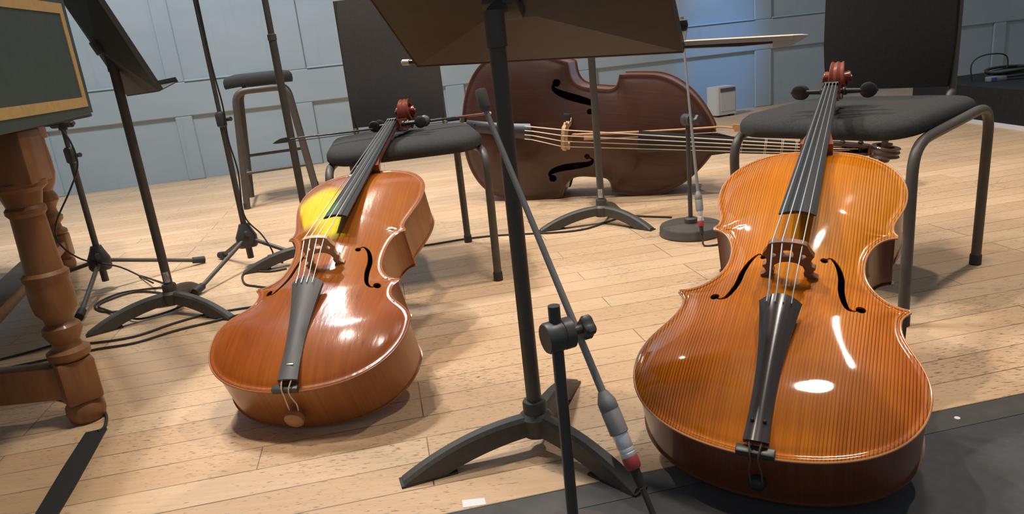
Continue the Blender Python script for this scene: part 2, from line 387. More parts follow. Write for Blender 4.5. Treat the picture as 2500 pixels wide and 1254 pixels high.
bm = BM()
def wbox(s0, s1, z0, z1, t0, t1, bev=0.0):
    c = W0+WD*((s0+s1)/2)-WN*((t0+t1)/2)
    Mx = Matrix.Translation((c.x, c.y, (z0+z1)/2)) @ Matrix.Rotation(math.atan2(WD.y, WD.x), 4, 'Z')
    box(bm, (0, 0, 0), (s1-s0, t1-t0, z1-z0), Mx, bev, 1)
wbox(-4, 14, 0, 4.2, -0.15, -0.018)
stiles = [(-3.2, -2.9), (-1.6, -1.45), (-0.5, -0.35), (0.28, 0.42), (1.255, 1.37), (2.0, 2.205), (3.18, 3.32), (4.2, 4.36), (5.685, 5.831), (7.1, 7.25), (7.90, 8.02), (9.4, 9.6), (11.2, 11.4), (13.2, 13.4)]
wbox(-4, 14, 0.449, 0.682, -0.017, 0.0, 0.006)
wbox(-4, 14, 2.3, 2.5, -0.017, 0.0, 0.006)
for a, b_ in stiles:
    wbox(a, b_, 0.0, 0.449, -0.017, -0.0006, 0.005); wbox(a, b_, 0.682, 2.3, -0.017, -0.0006, 0.005)
for (a, _b), (c_, _d) in zip([(0, s[1]) for s in stiles], [(s[0], 0) for s in stiles[1:]]):
    pass
for s, t in zip(stiles, stiles[1:]):
    # raised fields inside the panels, and the little sill moulding under the upper ones
    wbox(s[1]+0.002, t[0]-0.002, 0.682, 0.694, -0.017, 0.006, 0.003)
tagit(obj('wall_back', bm, M['wall'], smooth=0), kind='structure')

# black riser at the right, with its white edge strip
rs = thing('stage_riser', 'low black platform by the panelled wall behind the right chair, white strip along its foot', 'platform', (3.6, 4.0, 0))
def world_part(name, bm, m, parent, smooth=40, label=None):
    inv = parent.matrix_basis.inverted()
    for v in bm.verts: v.co = inv @ v.co
    return obj(name, bm, m, parent, smooth, label)
bm = BM(); prism(bm, [(2.685, 4.58), (2.735, 3.35), (4.9, 3.5), (4.9, 5.0), (2.69, 4.65)], 0.0, 0.205); world_part('platform_body', bm, M['riser'], rs, 0)
bm = BM(); prism(bm, [(2.677, 4.58), (2.727, 3.35), (2.734, 3.35), (2.684, 4.58)], 0.0, 0.022); world_part('edge_strip', bm, M['tape'], rs, 0, 'white edge strip')

# ------------------------------------------------------------------ stringed instruments
def outline(P):
    L = P['L']; lbx, lbw, ubx, ubw, lcx, lcw, ucx, ucw, cx, cw = P['shape']
    h = []
    def add(pts):
        h.extend(pts if not h else pts[1:])
    if P.get('gamba'):
        add(bez((0.0, 0.0), (lbw*.58, 0), (lbw, lbx*.30), (lbw, lbx*.95), 26))
        add(bez((lbw, lbx*.95), (lbw, lbx+.06), (lcw+.018, lcx-.06), (lcw, lcx-.004), 16))
        add(bez((lcw, lcx), (lcw-.09, lcx+.008), (cw, cx-.075), (cw, cx), 18))
        add(bez((cw, cx), (cw, cx+.065), (ucw-.075, ucx-.008), (ucw, ucx-.003), 18))
        add(bez((ucw, ucx), (ucw+.004, ucx+.04), (ubw, ubx-.05), (ubw, ubx), 12))
        add(bez((ubw, ubx), (ubw*.97, ubx+.12), (ubw*.58, L-.06), (.045, L-.004), 26))
        add([(.045, L-.004), (0.0, L)])
    else:
        k = P.get('bot', .60)
        add(bez((0.0, 0.0), (lbw*k, 0), (lbw, lbx*.36), (lbw, lbx), 30))
        m = lcw-.013
        add(bez((lbw, lbx), (lbw, lbx+.06), (m, lcx-.075), (m, lcx-.030), 16))
        add(bez((m, lcx-.030), (m, lcx-.016), (lcw-.007, lcx-.010), (lcw, lcx-.003), 8))
        add([(lcw, lcx-.003), (lcw-.001, lcx+.003)])
        add(bez((lcw-.001, lcx+.003), (lcw-.030, lcx+.004), (cw, cx-.055), (cw, cx), 22))
        add(bez((cw, cx), (cw, cx+.045), (ucw-.026, ucx-.004), (ucw-.001, ucx-.003), 20))
        add([(ucw-.001, ucx-.003), (ucw, ucx+.003)])
        m2 = ucw-.008
        add(bez((ucw, ucx+.003), (ucw-.006, ucx+.010), (m2, ucx+.014), (m2, ucx+.026), 8))
        add(bez((m2, ucx+.026), (m2+.001, ucx+.05), (ubw, ubx-.05), (ubw, ubx), 14))
        add(bez((ubw, ubx), (ubw, ubx+.085), (ubw*.60, L), (.03, L), 28))
        add([(.03, L), (0.0, L+.0004)])
    a = np.array(h, float)
    a[:, 1] = np.maximum.accumulate(a[:, 1]+np.arange(len(a))*1e-7)
    return a
def inset(a, d):
    """half outline moved inward by d"""
    t = np.gradient(a, axis=0); n = np.stack([-t[:, 1], t[:, 0]], 1); n /= np.linalg.norm(n, axis=1)[:, None]+1e-12
    b = a+n*d; b[:, 0] = np.maximum(b[:, 0], 0)
    b[0] = (0, d); b[-1] = (0, a[-1, 1]-d)
    b[:, 1] = np.clip(np.maximum.accumulate(b[:, 1]), d, a[-1, 1]-d)
    return b
def plate(P, z_edge, arch, thick, sign):
    """arched plate as a closed solid; sign +1 belly (arches up), -1 back"""
    a = outline(P); L = P['L']; full = np.vstack([a, (a*[-1, 1])[::-1]])
    seg = np.vstack([full]); ins = np.array([0, .0022, .005, .009, .014, .021, .032])*P.get('k', 1)
    inner = np.linspace(0, 1, 9)[1:]
    rows = []
    for hw, u in a[1:-1]:
        s = min(1, hw/(.075*P.get('k', 1))); e = hw-ins*s; e = list(e)
        last = e[-1]; e += [last*(1-t) for t in inner]
        rows.append([(x, u) for x in [-q for q in e]]+[(x, u) for x in e[::-1][1:]])
    pts = np.array(rows)                                  # rows x cols x 2
    R_, C_ = pts.shape[:2]; flat = pts.reshape(-1, 2)
    A = full; B = np.roll(full, -1, 0); d2 = np.full(len(flat), 1e9)
    for i in range(len(A)):
        ab = B[i]-A[i]; l2 = ab@ab
        if l2 < 1e-16: continue
        t = np.clip(((flat-A[i])@ab)/l2, 0, 1); q = A[i]+t[:, None]*ab-flat; d2 = np.minimum(d2, (q*q).sum(1))
    d = np.sqrt(d2); k = P.get('k', 1)
    t = np.clip((d-.008*k)/(.145*k), 0, 1); h = arch*(1-(1-t)**2.1)
    lip = np.where(d < .0035*k, -(.0035*k-d)*.55, 0); ch = -.0016*k*np.exp(-((d-.011*k)/(.0045*k))**2)
    z = z_edge+sign*(h+lip+ch)
    bm = BM()
    T = [bm.verts.new((x, y, zz)) for (x, y), zz in zip(flat, z)]
    zb = z_edge+sign*(np.where(d < .004*k, -.0, 0)+h)-sign*thick
    Bv = [bm.verts.new((x, y, zz)) for (x, y), zz in zip(flat, zb)]
    for r in range(R_-1):
        for c in range(C_-1):
            i = r*C_+c; bm.faces.new((T[i], T[i+1], T[i+C_+1], T[i+C_])); bm.faces.new((Bv[i], Bv[i+C_], Bv[i+C_+1], Bv[i+1]))
    loop = list(range(C_))+[r*C_+C_-1 for r in range(1, R_)]+[(R_-1)*C_+c for c in range(C_-2, -1, -1)]+[r*C_ for r in range(R_-2, 0, -1)]
    n = len(loop)
    for i in range(n):
        p, q = loop[i], loop[(i+1) % n]; bm.faces.new((T[p], Bv[p], Bv[q], T[q]))
    from mathutils.kdtree import KDTree
    kd = KDTree(len(flat))
    for i, ((x, y), zz) in enumerate(zip(flat, z)): kd.insert((x, y, 0), i)
    kd.balance()
    def height(x, y):
        s = w = 0
        for co, i, ds in kd.find_n((x, y, 0), 4):
            q = 1/(ds+1e-5); s += z[i]*q; w += q
        return s/w
    return bm, height
def f_cutters(pts, side, z0, z1, r_up, r_lo, wmax):
    out = []
    eye_u, eye_l = pts[0], pts[-1]
    for (v, u), r in ((eye_u, r_up), (eye_l, r_lo)):
        b = BM(); prism(b, [(side*v+r*math.cos(2*PI*k/20), u+r*math.sin(2*PI*k/20)) for k in range(20)], z0, z1); out.append(b)
    c = cat([(v, u, 0) for v, u in pts], 7); n = len(c); left = []; right = []
    for i, p in enumerate(c):
        t = i/(n-1); w = wmax*(0.26+0.74*math.sin(PI*min(max((t-.08)/.84, 0), 1))**1.3)/2
        d = (c[min(i+1, n-1)]-c[max(i-1, 0)]).normalized(); nn = Vector((-d.y, d.x, 0))
        left.append((side*(p+nn*w).x, (p+nn*w).y)); right.append((side*(p-nn*w).x, (p-nn*w).y))
    b = BM(); prism(b, left+right[::-1], z0, z1); out.append(b)
    return out
def scroll_mesh(bm, cu, cz, k, neck_w):
    """spiral volute in the (u, z) plane"""
    turns = 1.7; n = 74; rings = []
    for i in range(n):
        t = i/(n-1); th = -PI*0.62+turns*2*PI*t*-1
        th = -PI*0.60+turns*2*PI*t                        # starts at the back, passes over the top, curls to the front and in
        r = (.036*(1-t)**0.9+.0075)*k
        hw = (.0145+.004*math.sin(min(t*3, 1)*PI*0)+.0185*max(0, (t-.28)/.72)**0.9)*k
        th_ = (.012*(1-t)+.0055)*k
        du, dz = math.cos(th), math.sin(th)
        ring = []
        for vv, ro in ((-1, 0), (-.86, .0016*k), (-.45, -.0022*k), (0, .0014*k), (.45, -.0022*k), (.86, .0016*k), (1, 0)):
            rr = r+th_/2+ro; ring.append((vv*hw, cu+du*rr, cz+dz*rr))
        for vv in (1, 0, -1):
            rr = max(r-th_/2, .001); ring.append((vv*hw, cu+du*rr, cz+dz*rr))
        rings.append(ring)
    loft(bm, rings)
    lathe(bm, [(.006*k, -.035*k), (.0095*k, -.034*k), (.0095*k, .034*k), (.006*k, .035*k)], 16, Matrix.Translation((0, cu, cz)) @ Matrix.Rotation(PI/2, 4, 'Y'))
def peg_mesh(bm, u, z, side, k, yaw, v0=0.028):
    Mx = Matrix.Translation((0, u, z)) @ Matrix.Rotation(side*PI/2, 4, 'Y')
    lathe(bm, [(.0045*k, -.016*k), (.0055*k, .012*k), (.0060*k, v0*k), (.0095*k, (v0+.002)*k), (.0095*k, (v0+.006)*k), (.0062*k, (v0+.009)*k), (.0052*k, .060*k), (.0066*k, .064*k)], 16, Mx)
    hd = Matrix.Translation((side*.0775*k, u, z)) @ Matrix.Rotation(yaw, 4, 'X')
    lathe(bm, [(.004*k, -.0062*k), (.014*k, -.0058*k), (.0176*k, -.0035*k), (.0186*k, 0), (.0176*k, .0035*k), (.014*k, .0058*k), (.004*k, .0062*k)], 24, hd)
    lathe(bm, [(.0005*k, -.003*k), (.003*k, -.002*k), (.0034*k, .001*k), (.001*k, .0035*k)], 12, Matrix.Translation((side*.0945*k, u, z)) @ Matrix.Rotation(side*PI/2, 4, 'Y'))

def instrument(name, label, P):
    Rm = rot(P['q'][3:6]); t = P['q'][:3]
    mw = Matrix(((*Rm[0], t[0]), (*Rm[1], t[1]), (*Rm[2], t[2]), (0, 0, 0, 1)))
    root = thing(name, label, P['cat'], mat=mw)
    k = P.get('k', 1); L = P['L']; EB = P['EB']
    # belly with real f-holes
    bm, hz = plate(P, EB, P['arch'], .0042*k, 1)
    cuts = []
    for side in (1, -1):
        cuts += f_cutters(P['f'], side, EB-.03*k, EB+.06*k, P['fr'][0], P['fr'][1], P['fr'][2])
    bm = carve(bm, cuts)
    belly = obj('belly', bm, M[P['belly']], root, 35)
    # purfling
    a = inset(outline(P), .0052*k); full = [(x, u) for x, u in a]+[(-x, u) for x, u in a[::-1][1:-1]]
    pl = BM(); pts = [Vector((x, u, hz(x, u)+.0001)) for x, u in full]; tube(pl, pts+[pts[0]], .0006*k, 4, cap=False, flat=0.5); obj('purfling', pl, M['purfling'], belly)
    # pale edge bead of the belly
    eb = BM(); o_ = outline(P); fe = [(x, u) for x, u in o_]+[(-x, u) for x, u in o_[::-1][1:-1]]
    pts = [Vector((x, u, EB-.0030*k)) for x, u in fe]; tube(eb, pts+[pts[0]], .0020*k, 8, cap=False); obj('edge', eb, M[P['edge']], belly, label='pale rounded edge')
    # ribs
    a = inset(outline(P), .0035*k); full = [(x, u) for x, u in a]+[(-x, u) for x, u in a[::-1][1:-1]]
    b2 = BM(); loft(b2, [[(x, u, z) for x, u in full] for z in np.linspace(.003*k, EB-.0045*k, 5)], cap=False)
    ain = inset(outline(P), .0055*k); fin = [(x, u) for x, u in ain]+[(-x, u) for x, u in ain[::-1][1:-1]]
    obj('ribs', b2, M[P['rib']], root, 50)
    bm, _ = plate(P, .0042*k, P['arch']*.25, .004*k, -1)
    # keep the back just clear of the floor
    obj('back', bm, M[P['rib']], root, 35)
    # neck block, neck
    un, ub, ue = P['nut_u'], L, P['fb_u']; zn = P['nut_z']; sl = (P['fb_z']-zn)/(un-ue)
    zf = lambda u: zn+(un-u)*sl
    wf = lambda u: P['fbw'][0]+(P['fbw'][1]-P['fbw'][0])*(u-ue)/(un-ue)
    rings = []
    tfb = .011*k
    def halfround(u, w, depth, ztop, zbot=None):
        return [(w/2*math.cos(PI*j/12+PI), u, ztop+(depth*math.sin(PI*j/12+PI) if zbot is None else 0)) for j in range(13)]
    nk = BM()
    for j in range(12):
        q = j/11; u = ub-.012*k+(un-ub+.012*k)*q
        dep = (.024+.006*(1-q)+.085*max(0, 1-q*4.2)**1.6)*k
        rings.append(halfround(u, wf(u)*.98+.018*k*max(0, 1-q*5), min(dep, zf(u)-tfb-.004*k), zf(u)-tfb))
    loft(nk, rings); obj('neck', nk, M[P['neck']], root)
    fb = BM(); rings = []
    for j in range(14):
        u = ue+(un-ue)*j/13; w = wf(u); cam = w*w/8/(.058*k)
        top = [(w/2*s, u, zf(u)-cam*s*s) for s in np.linspace(-1, 1, 11)]
        bot = [(w/2*s*.97, u, zf(u)-tfb+(.005*k*(1-abs(s)) if j == 0 else 0)) for s in np.linspace(1, -1, 7)]
        rings.append(top+bot)
    loft(fb, rings); fbo = obj('fingerboard', fb, M['ebony'], root)
    nt_ = BM(); w = wf(un); box(nt_, (0, un+.004*k, zf(un)-.003*k), (w, .007*k, .016*k), None, .0015*k); obj('nut', nt_, M['ebony'], root)
    # pegbox with two cheeks, floor and scroll
    pb = BM(); tp = P.get('pb_tilt', .60); pl_ = P.get('pb_len', .118)*k; u0 = un+.006*k
    def pz(s): return zf(un)-.004*k-tp*s
    for sd in (-1, 1):
        rings = []
        for j in range(7):
            s = pl_*j/6; w = (wf(un)/2+.004*k)*(1-.30*j/6); th = .0075*k; dp = (.030+.010*math.sin(PI*j/6))*k
            rings.append([(sd*w, u0+s, pz(s)), (sd*(w-th), u0+s, pz(s)), (sd*(w-th), u0+s, pz(s)-dp), (sd*w, u0+s, pz(s)-dp)])
        loft(pb, rings)
    rings = []
    for j in range(7):
        s = -.006*k+(pl_+.012*k)*j/6; w = (wf(un)/2+.003*k)*(1-.30*j/6); dp = (.028+.010*math.sin(PI*j/6))*k
        rings.append([(-w, u0+s, pz(s)-dp+.004*k), (w, u0+s, pz(s)-dp+.004*k), (w*.8, u0+s, pz(s)-dp-.006*k), (-w*.8, u0+s, pz(s)-dp-.006*k)])
    loft(pb, rings)
    box(pb, (0, u0+pl_, pz(pl_)-.012*k), (.026*k, .014*k, .030*k), None, .003*k)
    obj('pegbox', pb, M[P['neck']], root)
    scm = BM(); scroll_mesh(scm, u0+pl_+.030*k, pz(pl_)+.004*k+P.get('sc_dz', 0)*k, k*P.get('sc_k', 1), 0); obj('scroll', scm, M[P['neck']], root)
    peg_u = [(.022, 1), (.045, -1), (.069, 1), (.092, -1)]
    pegs = []
    for j, (du, sd) in enumerate(peg_u):
        b = BM(); peg_mesh(b, u0+du*k, pz(du*k)-.016*k, sd, k*P.get('peg_k', 1), P['peg_yaw'][j], .021); pegs.append(obj('peg', b, M['ebony'], root))
    # bridge
    ubr = P['br_u']; zb = P['br_z']; hw = .046*k; dz0 = [hz(-hw*.85, ubr), hz(hw*.85, ubr)]; zc = min(dz0)-.0005
    H = zb-zc; poly = []
    def pp(x, y): poly.append((x*k, zc+y*H))
    half = [(.046, 0), (.0465, .055), (.040, .10), (.0365, .16), (.039, .24), (.0425, .30), (.041, .34), (.0365, .36), (.0350, .42), (.035, .50), (.038, .58), (.041, .64), (.038, .70), (.034, .78), (.031, .90)]
    topc = [(.031*math.cos(PI*j/10), .90+.10*math.sin(PI*j/10)) for j in range(1, 10)]
    arch_ = [(-.029, 0), (-.0285, .05), (-.0245, .09), (-.0235, .17), (-.026, .25), (-.0225, .36), (-.0135, .44), (0, .470), (.0135, .44), (.0225, .36), (.026, .25), (.0235, .17), (.0245, .09), (.0285, .05), (.029, 0)]
    for x, y in half: pp(x, y)
    for x, y in topc: pp(x, y)
    for x, y in half[::-1]: pp(-x, y)
    for x, y in arch_: pp(x, y)
    if P.get('br_flip'): pass
    brm = BM(); Mx = Matrix.Translation((P.get('br_v', 0), ubr, 0)) @ Matrix.Rotation(PI/2, 4, 'X'); prism(brm, poly, -.005*k, .005*k, Mx)
    cuts = []
    c1 = BM(); prism(c1, [(x*k, zc+(.62+y)*H) for x, y in rounded(.016, .15, .004)] if False else [(.0085*k, zc+.60*H), (.0090*k, zc+.68*H), (.0070*k, zc+.77*H), (0, zc+.78*H), (-.007*k, zc+.77*H), (-.0090*k, zc+.68*H), (-.0085*k, zc+.60*H), (0, zc+.61*H)], -.02*k, .02*k, Mx); cuts.append(c1)
    for sd in (-1, 1):
        c2 = BM(); prism(c2, [(sd*.0235*k+.0052*k*math.cos(2*PI*j/14), zc+.62*H+.0052*k*math.sin(2*PI*j/14)) for j in range(14)], -.02*k, .02*k, Mx); cuts.append(c2)
    obj('bridge', carve(brm, cuts), M[P['bridge']], root, 30)
    bv = P.get('br_v', 0)
    # tailpiece
    tt, tb = P['tail'][0], P['tail'][1]; zt, zbm = P['tail_z']; wt, wb = P['tail_w']; vt, vb = P.get('tail_v', (0, 0))
    tl = BM(); rings = []
    for j in range(17):
        q = j/16; u = tb+(tt-tb)*q; w = wb+(wt-wb)*(-.93*q+1.93*q*q); cv = vb+(vt-vb)*q
        z = zbm+(zt-zbm)*q; ar = (.006+.007*q)*k
        top = [(cv+w/2*s, u+(.008*k*(1-s*s) if j == 16 else (-.003*k*(1-s*s) if j == 0 else 0)), z-ar*s*s) for s in np.linspace(-1, 1, 13)]
        bot = [(cv+w/2*s*.96, u+(.008*k*(1-s*s) if j == 16 else 0), z-.008*k-ar*s*s) for s in np.linspace(1, -1, 13)]
        rings.append(top+bot)
    loft(tl, rings); tailo = obj('tailpiece', tl, M[P['tail_m']], root)
    # saddle and tail gut
    sd_ = BM(); box(sd_, (0, .004*k, EB+.002*k), (.054*k, .014*k, .012*k), None, .002*k); obj('saddle', sd_, M['saddle'], root)
    tg = BM(); ep = Vector((0, -.001, P.get('ep_z', .058)*k))
    for sgn in (-1, 1):
        v = vb+sgn*wb*.25
        path = cat([(v, tb+.012*k, zbm-.004*k), (v*.9, tb-.004*k, zbm-.006*k), (v*.7, -.004*k, EB+.0085*k), (v*.6, -.0065*k, EB-.006*k), (v*.75+sgn*.002, -.008*k, (EB+ep.z)/2), (sgn*.008*k, -.008*k, ep.z+.006*k)], 6)
        tube(tg, path, .0014*k, 8)
    obj('tail_gut', tg, M[P.get('gut_m', 'gut')], root)
    if P.get('slit'):
        b = BM(); box(b, (vb, tb+.030*k, zbm+(zt-zbm)*.12+.0002), (.014, .0035, .002), None, .0008); obj('gut_slot', b, M['silver'], tailo)
    else:
      for sgn in (-1, 1):
        b = BM(); lathe(b, [(.0005*k, -.002*k), (.0028*k, -.002*k), (.0028*k, .002*k), (.0016*k, .0035*k), (.0002*k, .0038*k)], 14, Matrix.Translation((vb+sgn*wb*.24, tb+.028*k, zbm+(zt-zbm)*.12-.001*k))); obj('gut_end', b, M[P.get('pin_m', 'ebony')], tailo)
    epb = BM(); lathe(epb, P['ep_prof'], 24, Matrix.Translation((0, .004, ep.z)) @ Matrix.Rotation(PI/2, 4, 'X')); obj('end_button', epb, M[P['ep_m']], root)
    # strings
    for j in range(4):
        s = j-1.5; vb_ = bv+s*.0157*k; zb_ = zb+.0012*k-abs(s)*.0028*k
        vt_ = vt+s*.0125*k; un_ = s*.0073*k
        pts = [(vt_, tt-.012*k, zt+.0005*k-abs(s)*.001*k), (vt_, tt+.012*k, zt+.003*k), (vb_, ubr, zb_), (un_, un+.003*k, zf(un)+.0045*k-abs(s)*.0003*k)]
        du, sd = peg_u[[1, 3, 2, 0][j]]
        pts.append((un_*.6, u0+du*k*.95, pz(du*k)-.010*k))
        b = BM(); tube(b, pts, P['str_r']*(1.25-.12*j), 6); obj('string', b, M[P['str_m']], root)
    return root, hz, zf, wf

QR = [0.33711, 0.92971, 0.00177, 0.42151, -0.09089, -0.51421]
QL = [-0.45432, 1.31330, -0.00199, 0.40940, -0.05241, -0.15554]
QB = [-0.10005, 3.54900, 0.37194, 1.40354, 1.16015, -1.52391]
SR = [0.1467, 0.2164, 0.6129, 0.1705, 0.3138, 0.185, 0.494, 0.1596, 0.4122, 0.1122]
SL = [0.1649, 0.2174, 0.6357, 0.1688, 0.3035, 0.1697, 0.4821, 0.1494, 0.3898, 0.1131]
SB = [0.2689, 0.3379, 0.8572, 0.2615, 0.4886, 0.2971, 0.7159, 0.2554, 0.6112, 0.1937]
cello_r = dict(cat='cello', q=QR, L=.755, EB=.123, arch=.027, shape=SR, belly='bellyR', rib='ribR', neck='neckR', edge='edgeR',
    f=[(.050, .400), (.060, .4085), (.072, .393), (.080, .365), (.084, .325), (.094, .292), (.105, .285), (.115, .292)], fr=(.0062, .0078, .0105),
    nut_u=1.035, nut_z=.119, fb_u=.458, fb_z=.202, fbw=(.063, .032), br_u=.350, br_z=.226, bridge='maple_dark', tail=(.256, .012), tail_z=(.188, .146), tail_w=(.066, .036),
    tail_m='tail_dark', ep_m='ebony', ep_prof=[(.004, -.01), (.010, 0), (.0125, .006), (.0125, .012), (.010, .016), (.004, .018)], str_r=.0011, str_m='silver', peg_yaw=(1.25, 1.35, 1.5, 1.1), pin_m='rubber', gut_m='gutdark')
cello_l = dict(cat='cello', q=QL, L=.755, EB=.123, arch=.029, shape=SL, belly='bellyL', rib='ribL', neck='neckL', edge='edgeL',
    f=[(.056, .398), (.066, .4085), (.080, .396), (.090, .365), (.094, .320), (.104, .282), (.116, .270), (.127, .277)], fr=(.0066, .0082, .0110),
    nut_u=1.035, nut_z=.119, fb_u=.462, fb_z=.200, fbw=(.060, .030), br_u=.350, br_z=.226, bridge='maple', br_v=-.008, pb_tilt=.50, tail=(.256, .014), tail_z=(.186, .146), tail_w=(.072, .042), tail_v=(-.014, .006),
    tail_m='tail_matt', slit=True, ep_m='knob', ep_prof=[(.005, -.01), (.009, 0), (.010, .008), (.017, .012), (.0205, .019), (.0195, .026), (.012, .031), (.003, .032)], str_r=.0011, str_m='silver', peg_yaw=(1.1, 1.4, .7, 1.2), pin_m='silver', gut_m='gut')
bass_p = dict(cat='double bass', q=QB, L=1.136, EB=.205, k=1.5, arch=.045, gamba=True, shape=SB, belly='bellyB', rib='ribB', neck='bellyB', edge='ribB',
    f=[(.098, .598), (.112, .622), (.132, .606), (.146, .55), (.160, .49), (.178, .444), (.198, .430), (.212, .444)], fr=(.0125, .0165, .032),
    nut_u=1.556, nut_z=.222, fb_u=.825, fb_z=.330, fbw=(.090, .046), br_u=.515, br_z=.380, bridge='maple', tail=(.345, .03), tail_z=(.30, .232), tail_w=(.075, .055),
    tail_m='ebony', ep_m='ebony', ep_prof=[(.008, -.01), (.018, 0), (.02, .012), (.012, .02), (.008, .05), (.003, .052)], str_r=.0021, str_m='gut', peg_yaw=(.5, .6, 1.2, 1.0), peg_k=.75, sc_k=.9, pb_tilt=.22, ep_z=.07)
rc, hzR, zfR, wfR = instrument('cello', 'bright orange striped cello leaning on the right-hand chair, brown bridge', cello_r)
lc, hzL, zfL, wfL = instrument('cello', 'reddish-brown worn cello leaning on the left-hand chair, pale end button', cello_l)
bs, hzB, zfB, wfB = instrument('double_bass', 'dark brown double bass lying on its side on the floor behind the music stands', bass_p)
# tied gut frets on the bass neck
for u in (1.24, 1.335, 1.40, 1.455, 1.505):
    b = BM(); w = wfB(u)
    for d in (-.003, .003):
        path = [(w/2*s, u+d, zfB(u)+.0008-w*w/8/.087*s*s) for s in np.linspace(-1, 1, 9)]
        path += [(w/2*.99, u+d, zfB(u)-.025), (w*.3, u+d, zfB(u)-.05), (-w*.3, u+d, zfB(u)-.05), (-w/2*.99, u+d, zfB(u)-.025), path[0]]
        tube(b, path, .0013, 5, cap=False)
    obj('gut_fret', b, M['gut'], bs)
b = BM(); box(b, (-.085, .522, .345), (.030, .030, .020), None, .003); obj('bridge_adjuster', b, M['ebony'], bs)

# ------------------------------------------------------------------ chairs
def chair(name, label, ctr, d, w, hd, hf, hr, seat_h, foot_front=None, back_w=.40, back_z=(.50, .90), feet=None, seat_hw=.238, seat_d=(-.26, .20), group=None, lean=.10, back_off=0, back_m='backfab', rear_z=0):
    d = Vector((d[0], d[1], 0)).normalized(); w = Vector((w[0], w[1], 0)).normalized()
    mw = Matrix(((w.x, d.x, 0, ctr[0]), (w.y, d.y, 0, ctr[1]), (0, 0, 1, 0), (0, 0, 0, 1)))
    inv = mw.inverted()
    root = thing(name, label, 'chair', mat=mw)
    r = .0125; zr = seat_h-.052
    for sd in (-1, 1):
        ft = Vector((sd*hf, -hd, 0)); rr = Vector((sd*hr, hd, 0))
        if feet:
            ft = inv @ Vector((*feet[0 if sd > 0 else 2], 0)); rr = inv @ Vector((*feet[1 if sd > 0 else 3], 0))
        f_top = Vector((sd*hf*1.0, -hd+.035, zr)); r_top = Vector((sd*hr, hd-.055, zr+rear_z))
        for leg_foot, a, b_ in ((ft, f_top, r_top), (rr, r_top, f_top)):
            dirn = (b_-a).normalized(); corner = a - dirn*.04
            up1 = leg_foot+(corner-leg_foot)*((zr-.075)/zr)
            path = [leg_foot+(corner-leg_foot)*(.004/zr)]+[leg_foot+(corner-leg_foot)*t for t in (.25, .5, .72)]+[Vector(p) for p in bez(up1, up1+(corner-leg_foot).normalized()*.055, corner+dirn*.02, corner+dirn*.085, 9)]
            path.append(a+(b_-a)*.5)
            b = BM(); tube(b, path, r, 12); lg = obj('leg', b, M['metal'], root)
            c = BM(); lathe(c, [(.0122, 0), (.0148, .0), (.0148, .026), (.0128, .030)], 14, Matrix.Translation(leg_foot)); obj('foot_cap', c, M['rubber'], lg)
    # seat
    st = BM(); n = 10; rings = []
    hw_, d0, d1 = seat_hw, seat_d[0], seat_d[1]
    prof = [(-.036, .92), (-.040, .97), (-.032, 1.0), (-.018, 1.0), (-.008, .975), (.0, .92), (.004, .80), (.005, .5), (.004, .12)]
    base = rounded(2*hw_, d1-d0, .085, 7); cy = (d0+d1)/2
    for dz, sc in prof:
        rg = []
        for x, y in base:
            droop = -.010*max(0, (-y*sc-(d1-d0)*.30)/((d1-d0)*.2))**1.5*(1 if sc > .5 else 0)
            rg.append((x*(1-(1-sc)*.8) if sc > .85 else x*sc, cy+(y*(1-(1-sc)*.8) if sc > .85 else y*sc), seat_h+dz+droop))
        rings.append(rg)
    loft(st, rings); obj('seat', st, M['fabric'], root)
    # backrest and its two uprights
    yb = hd-.005
    for sd in (-1, 1):
        b = BM(); x = sd*(back_w/2-.004)+back_off
        tube(b, cat([(x, hd-.11, zr), (x, hd-.04, zr+.005), (x, yb+.012, zr+.06), (x, yb+.02, back_z[0]), (x, yb+.02+lean*.5, (back_z[0]+back_z[1])/2), (x, yb+.02+lean, back_z[1])], 5), .0095, 10); obj('back_upright', b, M['metal'], root)
    bk = BM(); rings = []
    for j in range(9):
        q = j/8; z = back_z[0]+(back_z[1]-back_z[0])*q; y = yb+.006+lean*q
        e = [.006, .012, .016, .016, .016, .016, .016, .012, .006][j]; ww = back_w/2*([.94, .985, 1, 1, 1, 1, 1, .985, .94][j])
        fr = [(back_off+ww*s, y-e+.030*(s*s-1)*.5, z) for s in np.linspace(-1, 1, 9)]; bkk = [(back_off+ww*s, y+e+.030*(s*s-1)*.5, z) for s in np.linspace(1, -1, 9)]
        rings.append(fr+bkk)
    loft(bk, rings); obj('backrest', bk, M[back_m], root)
    return root
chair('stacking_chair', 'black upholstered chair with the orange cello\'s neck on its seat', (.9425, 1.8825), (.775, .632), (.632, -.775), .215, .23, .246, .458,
      feet=[(.875, 1.50), (1.262, 1.835), (.645, 1.93), (.945, 2.205)], back_w=.345, back_z=(.480, .98), back_off=-.022, seat_d=(-.245, .225), seat_hw=.230, back_m='backfab_shaded', lean=.02, rear_z=.026)
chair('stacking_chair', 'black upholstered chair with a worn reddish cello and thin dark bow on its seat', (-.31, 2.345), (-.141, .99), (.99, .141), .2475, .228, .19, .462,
      feet=[(-.05, 2.14), (-.16, 2.64), (-.50, 2.06), (-.535, 2.535)], back_w=.325, back_z=(.478, .905), seat_hw=.235, seat_d=(-.25, .20), lean=.03)

